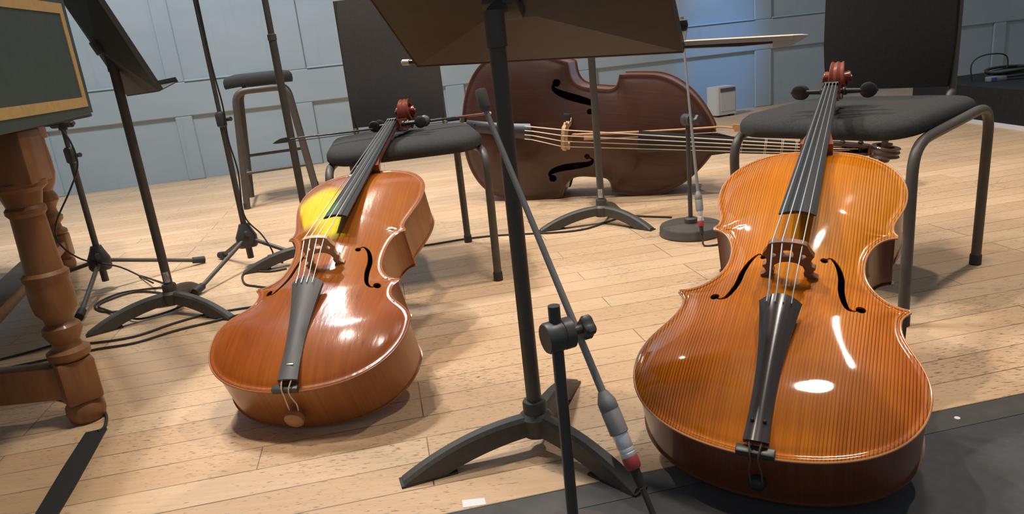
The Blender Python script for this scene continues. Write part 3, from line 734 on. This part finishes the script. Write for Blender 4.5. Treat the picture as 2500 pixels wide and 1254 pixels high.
# ------------------------------------------------------------------ music stands
def desk_frame(phi, tau, roll, zA, off, hub):
    e = Vector((math.cos(phi), -math.sin(phi), 0)); n = Vector((math.sin(phi), math.cos(phi), 0))
    up = math.cos(tau)*Vector((0, 0, 1))-math.sin(tau)*n
    e2 = math.cos(roll)*e+math.sin(roll)*up; up2 = math.cos(roll)*up-math.sin(roll)*e
    return Vector((hub[0], hub[1], zA))+n*off, e2, up2, up2.cross(e2)
def music_stand(label, hub, tips, fr, collar_z=None, sticker=None, pole_top=None, group='music stands'):
    root = thing('music_stand', label, 'music stand', (hub[0], hub[1], 0))
    h = Vector((hub[0], hub[1], 0))
    for tp in tips:
        v = Vector((tp[0], tp[1], 0))-h; R_ = v.length; d = v/R_; s = Vector((-d.y, d.x, 0)); b = BM(); rings = []
        for j in range(15):
            q = j/14; r = .0+(R_)*q
            zt = .070*(1-q**2.1)+.010*q; zb_ = max(0.0, .036*(1-(q/.74)**2)) if q < .74 else 0.0
            zt = max(zt, zb_+.010); wt = .030-.006*q+.012*max(0, q-.6); wb = wt*1.12
            c = d*r
            rings.append([c-s*wb/2+Vector((0, 0, zb_)), c+s*wb/2+Vector((0, 0, zb_)), c+s*wt/2+Vector((0, 0, zt-.006)), c+s*wt*.30+Vector((0, 0, zt)), c-s*wt*.30+Vector((0, 0, zt)), c-s*wt/2+Vector((0, 0, zt-.006))])
        loft(b, rings); lg = obj('leg', b, M['cast'], root, 30)
        p = BM(); c = d*(R_-.045); box(p, (0, 0, .002), (.10, .031, .004), Matrix.Translation(c) @ Matrix.Rotation(math.atan2(d.y, d.x), 4, 'Z')); obj('foot_pad', p, M['rubber'], lg)
    b = BM(); lathe(b, [(.026, .030), (.030, .045), (.030, .066), (.0215, .074), (.0215, .092), (.0195, .096), (.0130, .097)], 24); obj('hub', b, M['cast'], root)
    A, e, up, nn = fr; A = A-h
    topz = A.z-.03
    cz = collar_z or .55
    b = BM(); lathe(b, [(.0135, .09), (.0135, cz), (.0152, cz+.001), (.0152, cz+.02), (.012, cz+.022)], 20); obj('lower_pole', b, M['metal'], root)
    b = BM(); tube(b, [(0, 0, cz+.01), (0, 0, topz)], .0108, 18); obj('upper_pole', b, M['metal'], root)
    # desk: shallow pressed sheet, creased from the corners to the mount
    Mx = Matrix(((e.x, up.x, nn.x, A.x), (e.y, up.y, nn.y, A.y), (e.z, up.z, nn.z, A.z), (0, 0, 0, 1)))
    dk = BM(); hw_, hh = .252, .160
    def sheet(z_off):
        O = [Mx @ Vector(p) for p in ((-hw_, -hh, z_off), (hw_, -hh, z_off), (hw_, hh, z_off), (-hw_, hh, z_off))]
        I = [Mx @ Vector(p) for p in ((-.045, -.028, z_off-.026), (.045, -.028, z_off-.026), (.045, .028, z_off-.026), (-.045, .028, z_off-.026))]
        return [dk.verts.new(p) for p in O], [dk.verts.new(p) for p in I]
    O1, I1 = sheet(0); O2, I2 = sheet(.0018)
    for Ox, Ix in ((O1, I1), (O2, I2)):
        for k in range(4): dk.faces.new((Ox[k], Ox[(k+1) % 4], Ix[(k+1) % 4], Ix[k]))
        dk.faces.new(Ix)
    for k in range(4): dk.faces.new((O1[k], O1[(k+1) % 4], O2[(k+1) % 4], O2[k]))
    for x in (-hw_, hw_): box(dk, (x, 0, .006), (.002, 2*hh, .014), Mx)
    desk = obj('desk', dk, M['desk'], root, 8)
    lg = BM(); box(lg, (0, -hh, .028), (2*hw_, .0022, .058), Mx); box(lg, (0, -hh+.006, .056), (2*hw_, .014, .0022), Mx); obj('ledge', lg, M['desk'], desk, 0)
    mb = BM(); box(mb, (0, 0, -.022), (.060, .040, .014), Mx @ Matrix.Translation((0, 0, -.010)), .003); tube(mb, [(0, 0, topz-.05), (0, 0, topz+.005)], .016, 16)
    tube(mb, [Vector((0, 0, topz)), Mx @ Vector((0, 0, -.02))], .013, 12); tube(mb, [Mx @ Vector((-.032, 0, -.026)), Mx @ Vector((.032, 0, -.026))], .008, 12); obj('tilt_mount', mb, M['metal'], root)
    if sticker:
        b = BM(); a0 = math.radians(sticker); rr = .0139
        loft(b, [[(rr*math.cos(a0+t), rr*math.sin(a0+t), z) for t in np.linspace(-.62, .62, 9)] for z in (.104, .138)], cap=False, closed=False)
        lb = obj('sticker', b, M['label'], root, label='white printed sticker')
        ik = BM(); rr = .0141
        for j, (t0, ln) in enumerate(((-.35, .45), (.05, .40), (.35, .30))):
            loft(ik, [[(rr*math.cos(a0+t0+t), rr*math.sin(a0+t0+t), z) for t in (-.05, .05)] for z in (.110+.004*(j % 2), .110+.004*(j % 2)+ln*.05)], cap=False, closed=False)
        obj('print', ik, M['ink'], lb)
    return root
FC = desk_frame(.4901, .8181, -.053, .784, .0554, (.012, 1.152))
music_stand('tall black music stand in front of everything, dark desk filling the top of the picture', (.012, 1.152), [(-.229, 1.081), (.163, .987), (.102, 1.387)], FC, collar_z=.735)
FL_ = desk_frame(.9523, .3569, .0211, .8267, .0, (-1.085, 2.165))
music_stand('black music stand with edge-on desk beside the green keyboard case', (-1.085, 2.165), [(-1.291, 2.027), (-.86, 2.042), (-1.121, 2.426)], FL_, collar_z=.78, sticker=-70)
FB_ = desk_frame(.15, .5, 0, .86, .05, (.367, 2.706))
music_stand('black music stand in front of the double bass, sticker on its pole', (.367, 2.706), [(.121, 2.679), (.522, 2.526), (.457, 2.913)], FB_, collar_z=.66, sticker=-105)
FS_ = desk_frame(-.4, .4, 0, 1.22, .05, (-.742, 2.60))
music_stand('tall black music stand raised before the high stool, its base behind the reddish cello', (-.742, 2.60), [(-.985, 2.53), (-.56, 2.43), (-.67, 2.84)], FS_, collar_z=.80)

# ------------------------------------------------------------------ microphone stands on tripods
def tripod_stand(label, ctr, tips, pole_h, clutch_z, boom=None, cable_side=0, thin=False):
    root = thing('microphone_stand', label, 'microphone stand', (ctr[0], ctr[1], 0)); h = Vector((ctr[0], ctr[1], 0))
    for tp in tips:
        v = Vector((tp[0], tp[1], 0))-h; R_ = v.length; d = v/R_
        b = BM(); tube(b, [d*.02+Vector((0, 0, .105)), d*(R_-.035)+Vector((0, 0, .018))], .0075, 12); lg = obj('leg', b, M['metal'], root)
        b = BM(); tube(b, [d*(R_-.050)+Vector((0, 0, .022)), d*(R_-.006)+Vector((0, 0, .014))], [.0125, .0135], 14); obj('rubber_foot', b, M['rubber'], lg)
    b = BM(); rings = []
    for z, r in ((.075, .030), (.085, .036), (.118, .036), (.150, .022), (.165, .017)):
        rings.append([(r*math.cos(2*PI*k/18)*(1+.16*math.cos(3*2*PI*k/18+.6)), r*math.sin(2*PI*k/18)*(1+.16*math.cos(3*2*PI*k/18+.6)), z) for k in range(18)])
    loft(b, rings); tube(b, [(0, 0, .03), (0, 0, .08)], .012, 12); obj('leg_hub', b, M['darkgrey'], root)
    b = BM(); tube(b, [(.012, -.03, .135), (.030, -.055, .135)], [.008, .010], 10); obj('locking_screw', b, M['darkgrey'], root)
    b = BM(); tube(b, [(0, 0, .16), (0, 0, clutch_z)], .0105, 14); obj('lower_pole', b, M['metal'], root)
    b = BM(); lathe(b, [(.012, clutch_z-.035), (.0175, clutch_z-.030), (.0185, clutch_z+.012), (.013, clutch_z+.02)], 18); tube(b, [(.015, 0, clutch_z-.01), (.040, -.012, clutch_z-.008)], [.006, .008], 10); obj('height_clutch', b, M['darkgrey'], root)
    b = BM(); tube(b, [(0, 0, clutch_z), (0, 0, pole_h)], .0078, 12); obj('upper_pole', b, M['metal'], root)
    if boom:
        b = BM(); tube(b, [(0, 0, pole_h-.02), (0, 0, pole_h+.012)], .014, 12); tube(b, [(-.04, .012, pole_h), (.04, -.012, pole_h)], .013, 12); obj('boom_clamp', b, M['darkgrey'], root)
        b = BM(); tube(b, [Vector(boom[0])-h, Vector(boom[1])-h], .0065, 10); obj('boom', b, M['metal'], root)
    return root
tripod_stand('black tripod microphone stand beside the keyboard, its top under the green case', (-1.49, 2.53), [(-1.397, 2.173), (-1.211, 2.758), (-1.862, 2.67)], .60, .50, boom=((-1.44, 2.515, .600), (-1.56, 2.55, .602)))
tripod_stand('tall black tripod microphone stand left of the high stool', (-.99, 2.64), [(-1.173, 2.80), (-1.08, 2.306), (-.70, 2.55)], 1.35, .56)

# ------------------------------------------------------------------ straight stands with a round base, and the slim microphones they hold
def round_stand(label, foot, h, clamp_z, dirn, r_base=.11, knob_k=1.0, cl_len=.04):
    root = thing('microphone_stand', label, 'microphone stand', (foot[0], foot[1], 0))
    b = BM(); lathe(b, [(r_base*.97, 0), (r_base, .003), (r_base, .008), (r_base*.985, .010), (r_base*.985, .028), (r_base*.95, .034), (r_base*.6, .038), (.022, .040), (.022, .056), (.016, .060), (.004, .060)], 48); obj('round_base', b, M['metal'], root)
    b = BM(); tube(b, [(0, 0, .05), (0, 0, h-.001)], .0078, 16); obj('post', b, M['darkgrey'], root)
    d = Vector(dirn).normalized(); s = Vector((-d.y, d.x, 0))
    b = BM(); c = Vector((0, 0, clamp_z))
    lathe(b, [(.001, -.0165), (.0185, -.0160), (.0202, -.0135), (.0202, .004), (.0192, .005), (.0192, .007), (.0202, .008), (.0202, .020), (.0150, .022), (.0060, .023), (.0060, .036), (.004, .0365)], 28, Matrix.Translation(c) @ d.to_track_quat('Z', 'Y').to_matrix().to_4x4()); cl = obj('clamp', b, M['darkgrey'], root)
    b = BM(); c2 = c+d*.036; Mx = Matrix.Translation(c2) @ d.to_track_quat('Z', 'Y').to_matrix().to_4x4()
    rings = []
    for z, sc in ((0, .8), (.003, 1), (.012, 1), (.015, .8)):
        rings.append([(sc*.0145*knob_k*math.cos(2*PI*k/24)*(1+.16*math.cos(8*PI*k/24)), sc*.0145*knob_k*math.sin(2*PI*k/24)*(1+.16*math.cos(8*PI*k/24)), z) for k in range(24)])
    loft(b, [[Mx @ Vector(p) for p in r] for r in rings]); obj('clamp_knob', b, M['darkgrey'], cl)
    return root
def slim_mic(label, low, high, grip, k=1.0, cable_path=None, head=True):
    """thin tube microphone: low end carries the plug"""
    low = Vector(low); high = Vector(high); d = (high-low).normalized(); Ln = (high-low).length
    Mx = Matrix.Translation(low) @ d.to_track_quat('Z', 'Y').to_matrix().to_4x4()
    root = thing('microphone', label, 'microphone', mat=Mx)
    b = BM(); lathe(b, [(.0048, 0), (.0062, .012*k), (.0066, .034*k), (.0085, .040*k)], 18); obj('cable_boot', b, M['rubber'], root)
    b = BM(); lathe(b, [(.0085, .036*k), (.0102, .040*k), (.0106, .058*k), (.0098, .061*k)], 22); obj('red_ring', b, M['red'], root, label='red plug ring')
    b = BM(); lathe(b, [(.0098, .060*k), (.0104, .062*k), (.0104, .068*k), (.0096, .069*k), (.0096, .071*k), (.0104, .072*k), (.0104, .076*k), (.0098, .078*k), (.0105, .080*k), (.0105, .105*k), (.0098, .107*k)], 26); obj('plug_shell', b, M['chrome'], root, label='bright metal plug')
    b = BM(); lathe(b, [(.0105, .106*k), (.0125, .108*k), (.0125, .152*k), (.0120, .153*k), (.0120, .155*k), (.0125, .156*k), (.0122, .172*k), (.0098, .180*k), (.0060, .192*k)], 26); obj('grip', b, M['greymetal'], root)
    b = BM(); lathe(b, [(.0052, .188*k), (.0046, Ln*.5), (.0037, Ln-.02), (.0036, Ln)], 18); obj('stem', b, M['greymetal'], root)
    if head:
        b = BM(); hd = Matrix.Translation((0, 0, Ln-.004)) @ Matrix.Rotation(-.25, 4, 'X')
        lathe(b, [(.0042, -.002), (.0074, .002), (.0080, .005), (.0080, .026), (.0070, .029), (.002, .030)], 22, hd); obj('capsule', b, M['foam'], root)
    return root
low = at(1567, 1188, .78); high = at(1183, 262, 1.0)
pf = at(1375, 1000, .835)
stand_f = round_stand('grey microphone post in the foreground holding a slim grey microphone', (pf.x, .835), .392, .350, (.93, .36, 0.02), r_base=.085)
slim_mic('slim grey microphone slanting across the foreground music stand, red and silver plug', low, high, .18, .67)
slim_mic('slim grey microphone upright by the round black base near the orange cello', at(1714, 572, 2.27), at(1664, 60, 2.50), .18, .75)
stand_b = round_stand('grey microphone post on a round black base in front of the double bass', (.640, 2.43), .420, .400, (.5, -.85, 0.02))

# ------------------------------------------------------------------ high stool
def stool():
    LF, RF, LR = Vector((-1.392, 3.811, 0)), Vector((-1.035, 3.925, 0)), Vector((-1.487, 4.176, 0)); RR = RF+(LR-LF)
    c = (LF+RF+LR+RR)/4
    root = thing('high_stool', 'tall black padded stool standing by the panelled wall', 'stool', c)
    L = lambda p: p-c
    zt = .612
    def top(a, b, q): return a+(b-a)*q
    for a, b in ((LF, RF), (LR, RR)):
        ta = top(a, b, .13); tb_ = top(a, b, .87); mid = (LF+LR+RF+RR)/4
        for f, t, o_ in ((a, ta, tb_), (b, tb_, ta)):
            t = t+(mid-t)*.06
            tp = Vector((t.x, t.y, zt)); dirn = (Vector((o_.x, o_.y, zt))-tp).normalized(); up1 = f+(tp-f)*.88
            path = [f, f+(tp-f)*.4]+[Vector(p) for p in bez(up1, up1+(tp-f).normalized()*.05, tp+dirn*.01, tp+dirn*.07, 8)]+[tp+(Vector((o_.x, o_.y, zt))-tp)*.5]
            m = BM(); tube(m, [L(p) for p in path], .0175, 12); lg = obj('leg', m, M['metal'], root)
            m = BM(); lathe(m, [(.014, 0), (.017, 0), (.017, .03), (.015, .034)], 14, Matrix.Translation(L(f)+Vector((0, 0, -.0)))); obj('foot_cap', m, M['rubber'], lg)
    def on(f, z, o_):
        t = top(f, o_, .13); return f+(Vector((t.x, t.y, zt))-f)*(z/zt)
    for (a, b, z) in ((LF, RF, .19), (LR, RR, .24), (LF, LR, .16), (RF, RR, .16)):
        oa, ob = (RF, LF) if (a, b) == (LF, RF) else ((RR, LR) if (a, b) == (LR, RR) else ((RF, RR) if a is LF else (LF, LR)))
        m = BM(); tube(m, [L(on(a, z, oa)), L(on(b, z, ob))], .0085, 10); obj('foot_rail', m, M['metal'], root)
    m = BM(); ang = math.atan2((RF-LF).y, (RF-LF).x)
    prof = [(-.030, .93), (-.034, .98), (-.020, 1.0), (.004, 1.0), (.018, .965), (.026, .88), (.030, .70), (.030, .3), (.030, .02)]
    base = rounded(.355, .36, .10, 6); Rz = Matrix.Rotation(ang, 4, 'Z')
    loft(m, [[Rz @ Vector((x*sc-.012, y*sc, .668+dz-.018*max(0, abs(x*sc)/.19-.55)*(1 if x < 0 else .5))) for x, y in base] for dz, sc in prof]); obj('seat', m, M['fabric'], root)
    for q in (-.09, .09):
        m = BM(); box(m, (q, 0, .632), (.02, .3, .016), Rz); obj('seat_bracket', m, M['metal'], root)
    return root
stool()

# ------------------------------------------------------------------ keyboard instrument on a turned stand (left)
kb = thing('harpsichord', 'dark green harpsichord case with gold band on turned brown wooden legs', 'harpsichord', (-1.3, 2.0, 0))
KC = [(-.840, .80), (-.911, 1.35), (-.956, 1.76), (-.985, 1.785), (-1.30, 2.22), (-1.75, 3.02), (-2.25, 3.10), (-2.35, 2.5), (-2.15, 1.0), (-1.9, .75)]
bm = BM(); prism(bm, KC, .643, 1.12)
es = [e for e in bm.edges if abs(e.verts[0].co.z-e.verts[1].co.z) < 1e-6 and e.verts[0].co.z < .7]
bmesh.ops.bevel(bm, geom=es, offset=.010, segments=3, affect='EDGES')
world_part('case', bm, M['case'], kb, 30)
F0, F1 = Vector((-.911, 1.35, 0)), Vector((-.956, 1.76, 0)); FD = (F1-F0).normalized(); FN = Vector((FD.y, -FD.x, 0))
if FN.x < 0: FN = -FN
bm = BM()
def fbox(s0, s1, z0, z1):
    c = F0+FD*((s0+s1)/2)+FN*.0006
    box(bm, (0, 0, 0), (s1-s0, .0024, z1-z0), Matrix.Translation((c.x, c.y, (z0+z1)/2)) @ Matrix.Rotation(math.atan2(FD.y, FD.x), 4, 'Z'))
fbox(-.50, .392, .668, .690); fbox(.374, .392, .690, .875); fbox(-.50, .392, .875, .897)
world_part('gold_band', bm, M['gold'], kb, 0, 'gold painted border band')
leg_prof = [(.030, .0), (.036, .006), (.040, .022), (.039, .038), (.030, .050)]
leg_top = [(.036, .150), (.042, .156), (.043, .170), (.030, .178), (.027, .188), (.034, .202), (.039, .214), (.037, .226), (.027, .236), (.030, .248), (.040, .262), (.043, .285), (.043, .312), (.041, .330), (.045, .338), (.045, .345), (.037, .352), (.034, .40), (.032, .470), (.038, .478), (.038, .486), (.033, .492), (.040, .520), (.052, .530), (.052, .540)]
def turned_leg(x, y, name='leg', sc=1.0, ang=.75, prof2=None):
    m = BM(); Mx = Matrix.Translation((x, y, 0))
    lathe(m, [(r*sc, z) for r, z in leg_prof], 28, Mx)
    box(m, (0, 0, .0995), (.074*sc, .074*sc, .100), Mx @ Matrix.Rotation(ang, 4, 'Z'), .008)
    lathe(m, [(r*sc, z) for r, z in (prof2 or leg_top)], 28, Mx)
    box(m, (0, 0, .589), (.098*sc, .098*sc, .106), Mx @ Matrix.Rotation(ang*.2, 4, 'Z'), .004)
    return world_part(name, m, M['legwood'], kb, 35)
turned_leg(-.987, 1.47)
bal = [(.036, .150), (.042, .156), (.040, .168), (.026, .178), (.024, .195), (.038, .210), (.040, .225), (.026, .240), (.024, .26), (.032, .275), (.042, .29), (.040, .31), (.030, .33), (.046, .36), (.056, .40), (.056, .46), (.052, .52), (.052, .54)]
turned_leg(-1.851, 2.90, sc=1.0, ang=.3, prof2=bal)
turned_leg(-2.20, 2.05, prof2=bal); turned_leg(-1.75, .95, prof2=bal)
bm = BM()
def rail(bm, a, b, z0, z1, w):
    a = Vector((*a, 0)); b = Vector((*b, 0)); c = (a+b)/2; d = b-a
    box(bm, (0, 0, 0), (d.length, w, z1-z0), Matrix.Translation((c.x, c.y, (z0+z1)/2)) @ Matrix.Rotation(math.atan2(d.y, d.x), 4, 'Z'), .006)
q_ = G(-60, 950, .10); rail(bm, (-.995, 1.462), (q_.x, q_.y), .062, .140, .045); world_part('stretcher', bm, M['legwood'], kb, 30)
bm = BM(); rail(bm, (-1.86, 2.86), (-1.50, 1.85), .085, .125, .10); world_part('stretcher', bm, M['legwood'], kb, 30)
bm = BM(); rail(bm, (-2.16, 2.08), (-1.52, 1.90), .085, .125, .06); world_part('stretcher', bm, M['legwood'], kb, 30)
bm = BM(); rail(bm, (-1.50, 1.90), (-1.35, 1.24), .085, .125, .06); world_part('stretcher', bm, M['legwood'], kb, 30)

# ------------------------------------------------------------------ bows
def bow(name, label, tip, frog_end, up, stick_m, hair_m, frog_at=.06, stick_r=.0038, handle=0.10, handle_m=None, tip_m='ivory', frog_m='ebony', button_m='silver', cat_='bow', hair_gap=.016, hair_w=.008, hair_t=.0016):
    tip = Vector(tip); fe = Vector(frog_end); d = (fe-tip).normalized(); Ln = (fe-tip).length
    up = Vector(up); up = (up-d*up.dot(d)).normalized(); s = d.cross(up)
    mw = Matrix(((d.x, s.x, up.x, tip.x), (d.y, s.y, up.y, tip.y), (d.z, s.z, up.z, tip.z), (0, 0, 0, 1)))
    root = thing(name, label, cat_, mat=mw)                       # local x runs from tip to button, z from hair to stick
    g = hair_gap
    b = BM(); pts = []; rr = []
    for j in range(22):
        q = j/21; x = .004+(Ln-handle-.004)*q; pts.append((x, 0, g*(.10+.90*min(1, q*7)**.6)-.004*math.sin(PI*q))); rr.append(stick_r*(.62+.38*min(1, q*1.4)))
    tube(b, pts, rr, 10); obj('stick', b, M[stick_m], root)
    if handle:
        b = BM(); tube(b, [(Ln-handle-.001, 0, g), (Ln-.018, 0, g)], stick_r*1.03, 10); obj('handle', b, M[handle_m or stick_m], root)
    b = BM(); tube(b, [(Ln-.019, 0, g), (Ln-.003, 0, g), (Ln, 0, g)], [stick_r*1.25, stick_r*1.3, stick_r*.7], 12); obj('button', b, M[button_m], root)
    zb, zt_ = -hair_t/2-.0006, g+stick_r*.9
    b = BM(); loft(b, [[(x, -w_, lo), (x, w_, lo), (x, w_*.75, hi), (x, -w_*.75, hi)] for x, w_, lo, hi in ((-.004, .0012, zb+.001, zb+.003), (.006, .004, zb, zb+(zt_-zb)*.55), (.018, .0052, zb, zb+(zt_-zb)*.9), (.034, .0050, zb, zt_), (.046, .0035, zb+(zt_-zb)*.45, zt_))]); obj('head', b, M[tip_m], root)
    b = BM(); box(b, ((.016+Ln-frog_at-.02)/2, 0, -.0005), (Ln-frog_at-.036, hair_w, hair_t)); obj('hair', b, M[hair_m], root)
    b = BM(); box(b, (Ln-frog_at, 0, g*.42), (.046, .0105, g*.95), None, .0025); fr = obj('frog', b, M[frog_m], root)
    b = BM(); box(b, (Ln-frog_at-.026, 0, g*.15), (.010, .0115, g*.45), None, .001); obj('ferrule', b, M['silver'], fr)
    return root
A, e_, up_, nn_ = FC
led = A-up_*.160
t0 = at(1965, 90, 1.128); t1 = at(979, 142, 1.468)
bow('bow', 'pale-haired bow lying along the ledge of the foreground music stand', t0, t1, -up_*.2-nn_*.0+Vector((0, 0, -1)), 'bowdark', 'hair', handle=.08, tip_m='ivory', button_m='ivory', hair_gap=.0085, stick_r=.0046, hair_w=.012, hair_t=.007)
bow('bow', 'thin dark bow laid across the left-hand chair seat behind the reddish cello', at(670, 350, 2.17), at(1200, 283, 2.42), (0, 0, 1), 'bowdark', 'cable', handle=.125, handle_m='bowred', tip_m='bowdark', frog_at=.135, hair_gap=.010, button_m='ivory')
qb = Matrix(bs.matrix_basis)
bow('bow', 'pale wooden bow tucked under the strings of the double bass', qb @ Vector((-.062, 1.245, .262)), qb @ Vector((.020, .540, .300)), qb.to_3x3() @ Vector((-1, 0, .1)), 'bowwood', 'hair', handle=.05, tip_m='bowwood', frog_m='maple', button_m='bowwood', frog_at=.075, stick_r=.0055, hair_gap=.024)

# ------------------------------------------------------------------ cables, tape, small things on the floor
def cable(label, pts, r=.0035, name='cable', group=None, n=7, m='cable'):
    P_ = [Vector(p) for p in pts]; b = BM(); tube(b, cat(P_, n), r, 8)
    return world_thing(name, b, M[m], label, 'cable', group)
def gp(lst, z=.0042): return [G(x, y, z) for x, y in lst]
cable('black cable running from under the keyboard past the left music stand, upper of the pair', gp([(-60, 892), (60, 862), (150, 838), (230, 836), (330, 820), (420, 790), (490, 770), (560, 757), (660, 742)]))
cable('black cable running from under the keyboard past the left music stand, lower of the pair', gp([(-60, 915), (40, 893), (140, 872), (235, 852), (330, 836), (430, 806), (520, 784), (600, 764), (700, 744)]))
cable('looped black cable lying round the foot of the left music stand', gp([(398, 701), (350, 706), (290, 716), (243, 736), (232, 750), (255, 760), (300, 758), (340, 744), (390, 748), (440, 733), (400, 716), (330, 712), (262, 733), (240, 747)], .0045)+gp([(262, 757), (300, 770), (340, 778), (400, 764), (450, 745)], .0095))
hA = Vector((-1.49, 2.53, 0))
cable('black cable dangling down the tripod microphone stand beside the keyboard', [hA+Vector((.0, -.02, .597)), hA+Vector((.03, -.03, .54)), hA+Vector((.035, -.035, .46)), hA+Vector((-.01, -.04, .38)), hA+Vector((-.085, -.05, .27)), hA+Vector((-.095, -.05, .20)), hA+Vector((-.04, -.04, .13)), hA+Vector((.10, -.06, .09)), hA+Vector((.22, -.10, .03)), G(340, 672, .004), G(398, 690, .004)], .003)
hB = Vector((-.99, 2.64, 0))
cable('black cable clipped down the tall tripod microphone stand left of the stool', [hB+Vector((.012, -.010, 1.34)), hB+Vector((.012, -.010, 1.0)), hB+Vector((.013, -.012, .75)), hB+Vector((.022, -.015, .60)), hB+Vector((.016, -.015, .48)), hB+Vector((.026, -.014, .36)), hB+Vector((.014, -.014, .20)), hB+Vector((.07, -.03, .12)), hB+Vector((.10, -.04, .05)), G(655, 625, .004), G(690, 640, .004)], .003)
cable('black cable lying on the floor beside the reddish cello\'s left edge', gp([(700, 655), (660, 662), (612, 662), (592, 672), (598, 692), (625, 698), (665, 702), (720, 700)]))
cable('long black cable crossing the floor from behind the reddish cello to the round base', gp([(1000, 603), (1060, 595), (1140, 582), (1215, 574), (1290, 570), (1370, 566), (1430, 558), (1480, 542), (1530, 527), (1580, 528), (1640, 530)]))
cable('black cable on the floor behind the front turned leg', gp([(-80, 1000), (0, 985), (80, 970), (140, 972), (185, 985), (235, 990), (258, 1010), (256, 1040), (240, 1052)]))
e0 = low; dm = (low-high).normalized()
cable('black cable curling on the apron from the foreground microphone plug', [e0+dm*.002, e0+dm*.03, e0+dm*.06+Vector((.004, 0, -.012)), Vector((e0.x+.050, e0.y+.005, .012)), Vector((e0.x+.045, e0.y+.045, .0045)), Vector((e0.x+.0, e0.y+.05, .0045)), Vector((e0.x-.06, e0.y+.03, .0045)), Vector((e0.x-.16, e0.y-.10, .0045)), Vector((e0.x-.25, e0.y-.25, .0045))], .004)
e1 = at(1714, 572, 2.27)
cable('short black cable hanging from the microphone plug at the round base', [e1+Vector((0, 0, .0)), e1+Vector((.002, 0, -.015)), Vector((e1.x+.004, e1.y-.012, .004)), Vector((e1.x+.05, e1.y-.015, .004)), Vector((e1.x+.13, e1.y+.02, .004)), Vector((e1.x+.20, e1.y+.10, .004))], .0032)
b = BM(); q = [G(*p) for p in ((84, 1262), (152, 1148), (210, 1058), (262, 1047), (222, 1120), (180, 1195), (140, 1262))]
q = [G(60, 1300), *q, G(118, 1300)]
prism(b, [(p.x, p.y) for p in q], 0.0, .0035); world_thing('floor_tape', b, M['rubber'], 'wide strip of black tape on the boards in front of the turned leg', 'tape', smooth=0)
b = BM(); q = [G(*p) for p in ((1128, 1221), (1183, 1215), (1187, 1231), (1131, 1239))]
prism(b, [(p.x, p.y) for p in q], 0.0, .0006); world_thing('floor_tape', b, M['tape'], 'small white rectangle of tape near the stage edge', 'tape', smooth=0)
b = BM(); c = G(2337, 1020); lathe(b, [(.0022, -.0004), (.005, -.0004), (.0048, .0008), (.0026, .0008)], 16, Matrix.Translation(c)); world_thing('washer', b, M['tape'], 'tiny white ring on the black strip right of the orange cello', 'ring')

# small white box by the wall
bx = thing('floor_box', 'small white box standing on the floor by the wall right of the double bass', 'box', (1.735, 5.60, 0), .30)
b = BM(); prism(b, [(-.085, -.07), (-.07, -.08), (.085, -.08), (.085, .05), (-.085, .05)], .014, .225); obj('body', b, M['white'], bx, 0)
b = BM(); box(b, (.012, -.0815, .200), (.13, .003, .028)); obj('top_slot', b, mat('dark_slot', (.10, .10, .10), .6), bx, 0)
b = BM(); box(b, (.012, -.0815, .110), (.126, .003, .135), None, .001); obj('front_panel', b, M['white'], bx, 0)
for x in (-.06, .06):
    b = BM(); box(b, (x, -.05, .007), (.035, .03, .014)); obj('foot', b, M['rubber'], bx, 0)

# coil of cables and a bent cable on the riser
b = BM(); pts = []
for j in range(150):
    t = j/149; a = t*2*PI*5.2
    pts.append((3.10+(.17-.015*math.sin(a*.37))*math.cos(a), 4.28+(.10+.01*math.sin(a*.7))*math.sin(a), 0.222+.045*t+.008*math.sin(a*1.7)))
tube(b, pts, .0085, 7); world_thing('cable_coil', b, M['cable'], 'heap of coiled black cable on the low black platform', 'cable')
b = BM(); tube(b, cat([(2.86, 4.33, .210), (2.85, 4.33, .30), (2.90, 4.33, .345), (3.00, 4.33, .352), (3.06, 4.33, .33), (3.07, 4.33, .27), (3.06, 4.33, .262)], 7), .0042, 8); world_thing('cable', b, M['cable'], 'stiff black cable arching up from the low black platform', 'cable')
pb_ = thing('plug_strip', 'little pale plug strip beside the cable heap on the platform', 'plug strip', (2.93, 4.22, .205))
b = BM(); box(b, (0, 0, .014), (.10, .05, .028), None, .004); obj('body', b, mat('dim_plastic', (.22, .23, .26), .5), pb_)
b = BM(); box(b, (-.028, -.026, .014), (.03, .004, .018)); obj('blue_plug', b, mat('blue_plastic', (.05, .07, .28), .5), pb_, 0, 'blue plug')

# repeats of one kind share a group
GROUPS = {'stacking_chair': 'black upholstered chairs', 'music_stand': 'black music stands', 'microphone_stand': 'microphone stands', 'microphone': 'slim grey microphones', 'bow': 'string instrument bows', 'cello': 'cellos', 'cable': 'black cables on the stage', 'floor_tape': 'tape on the floor'}
for o in COL.objects:
    if o.parent is None and 'label' in o and o.name.split('.')[0] in GROUPS: o['group'] = GROUPS[o.name.split('.')[0]]
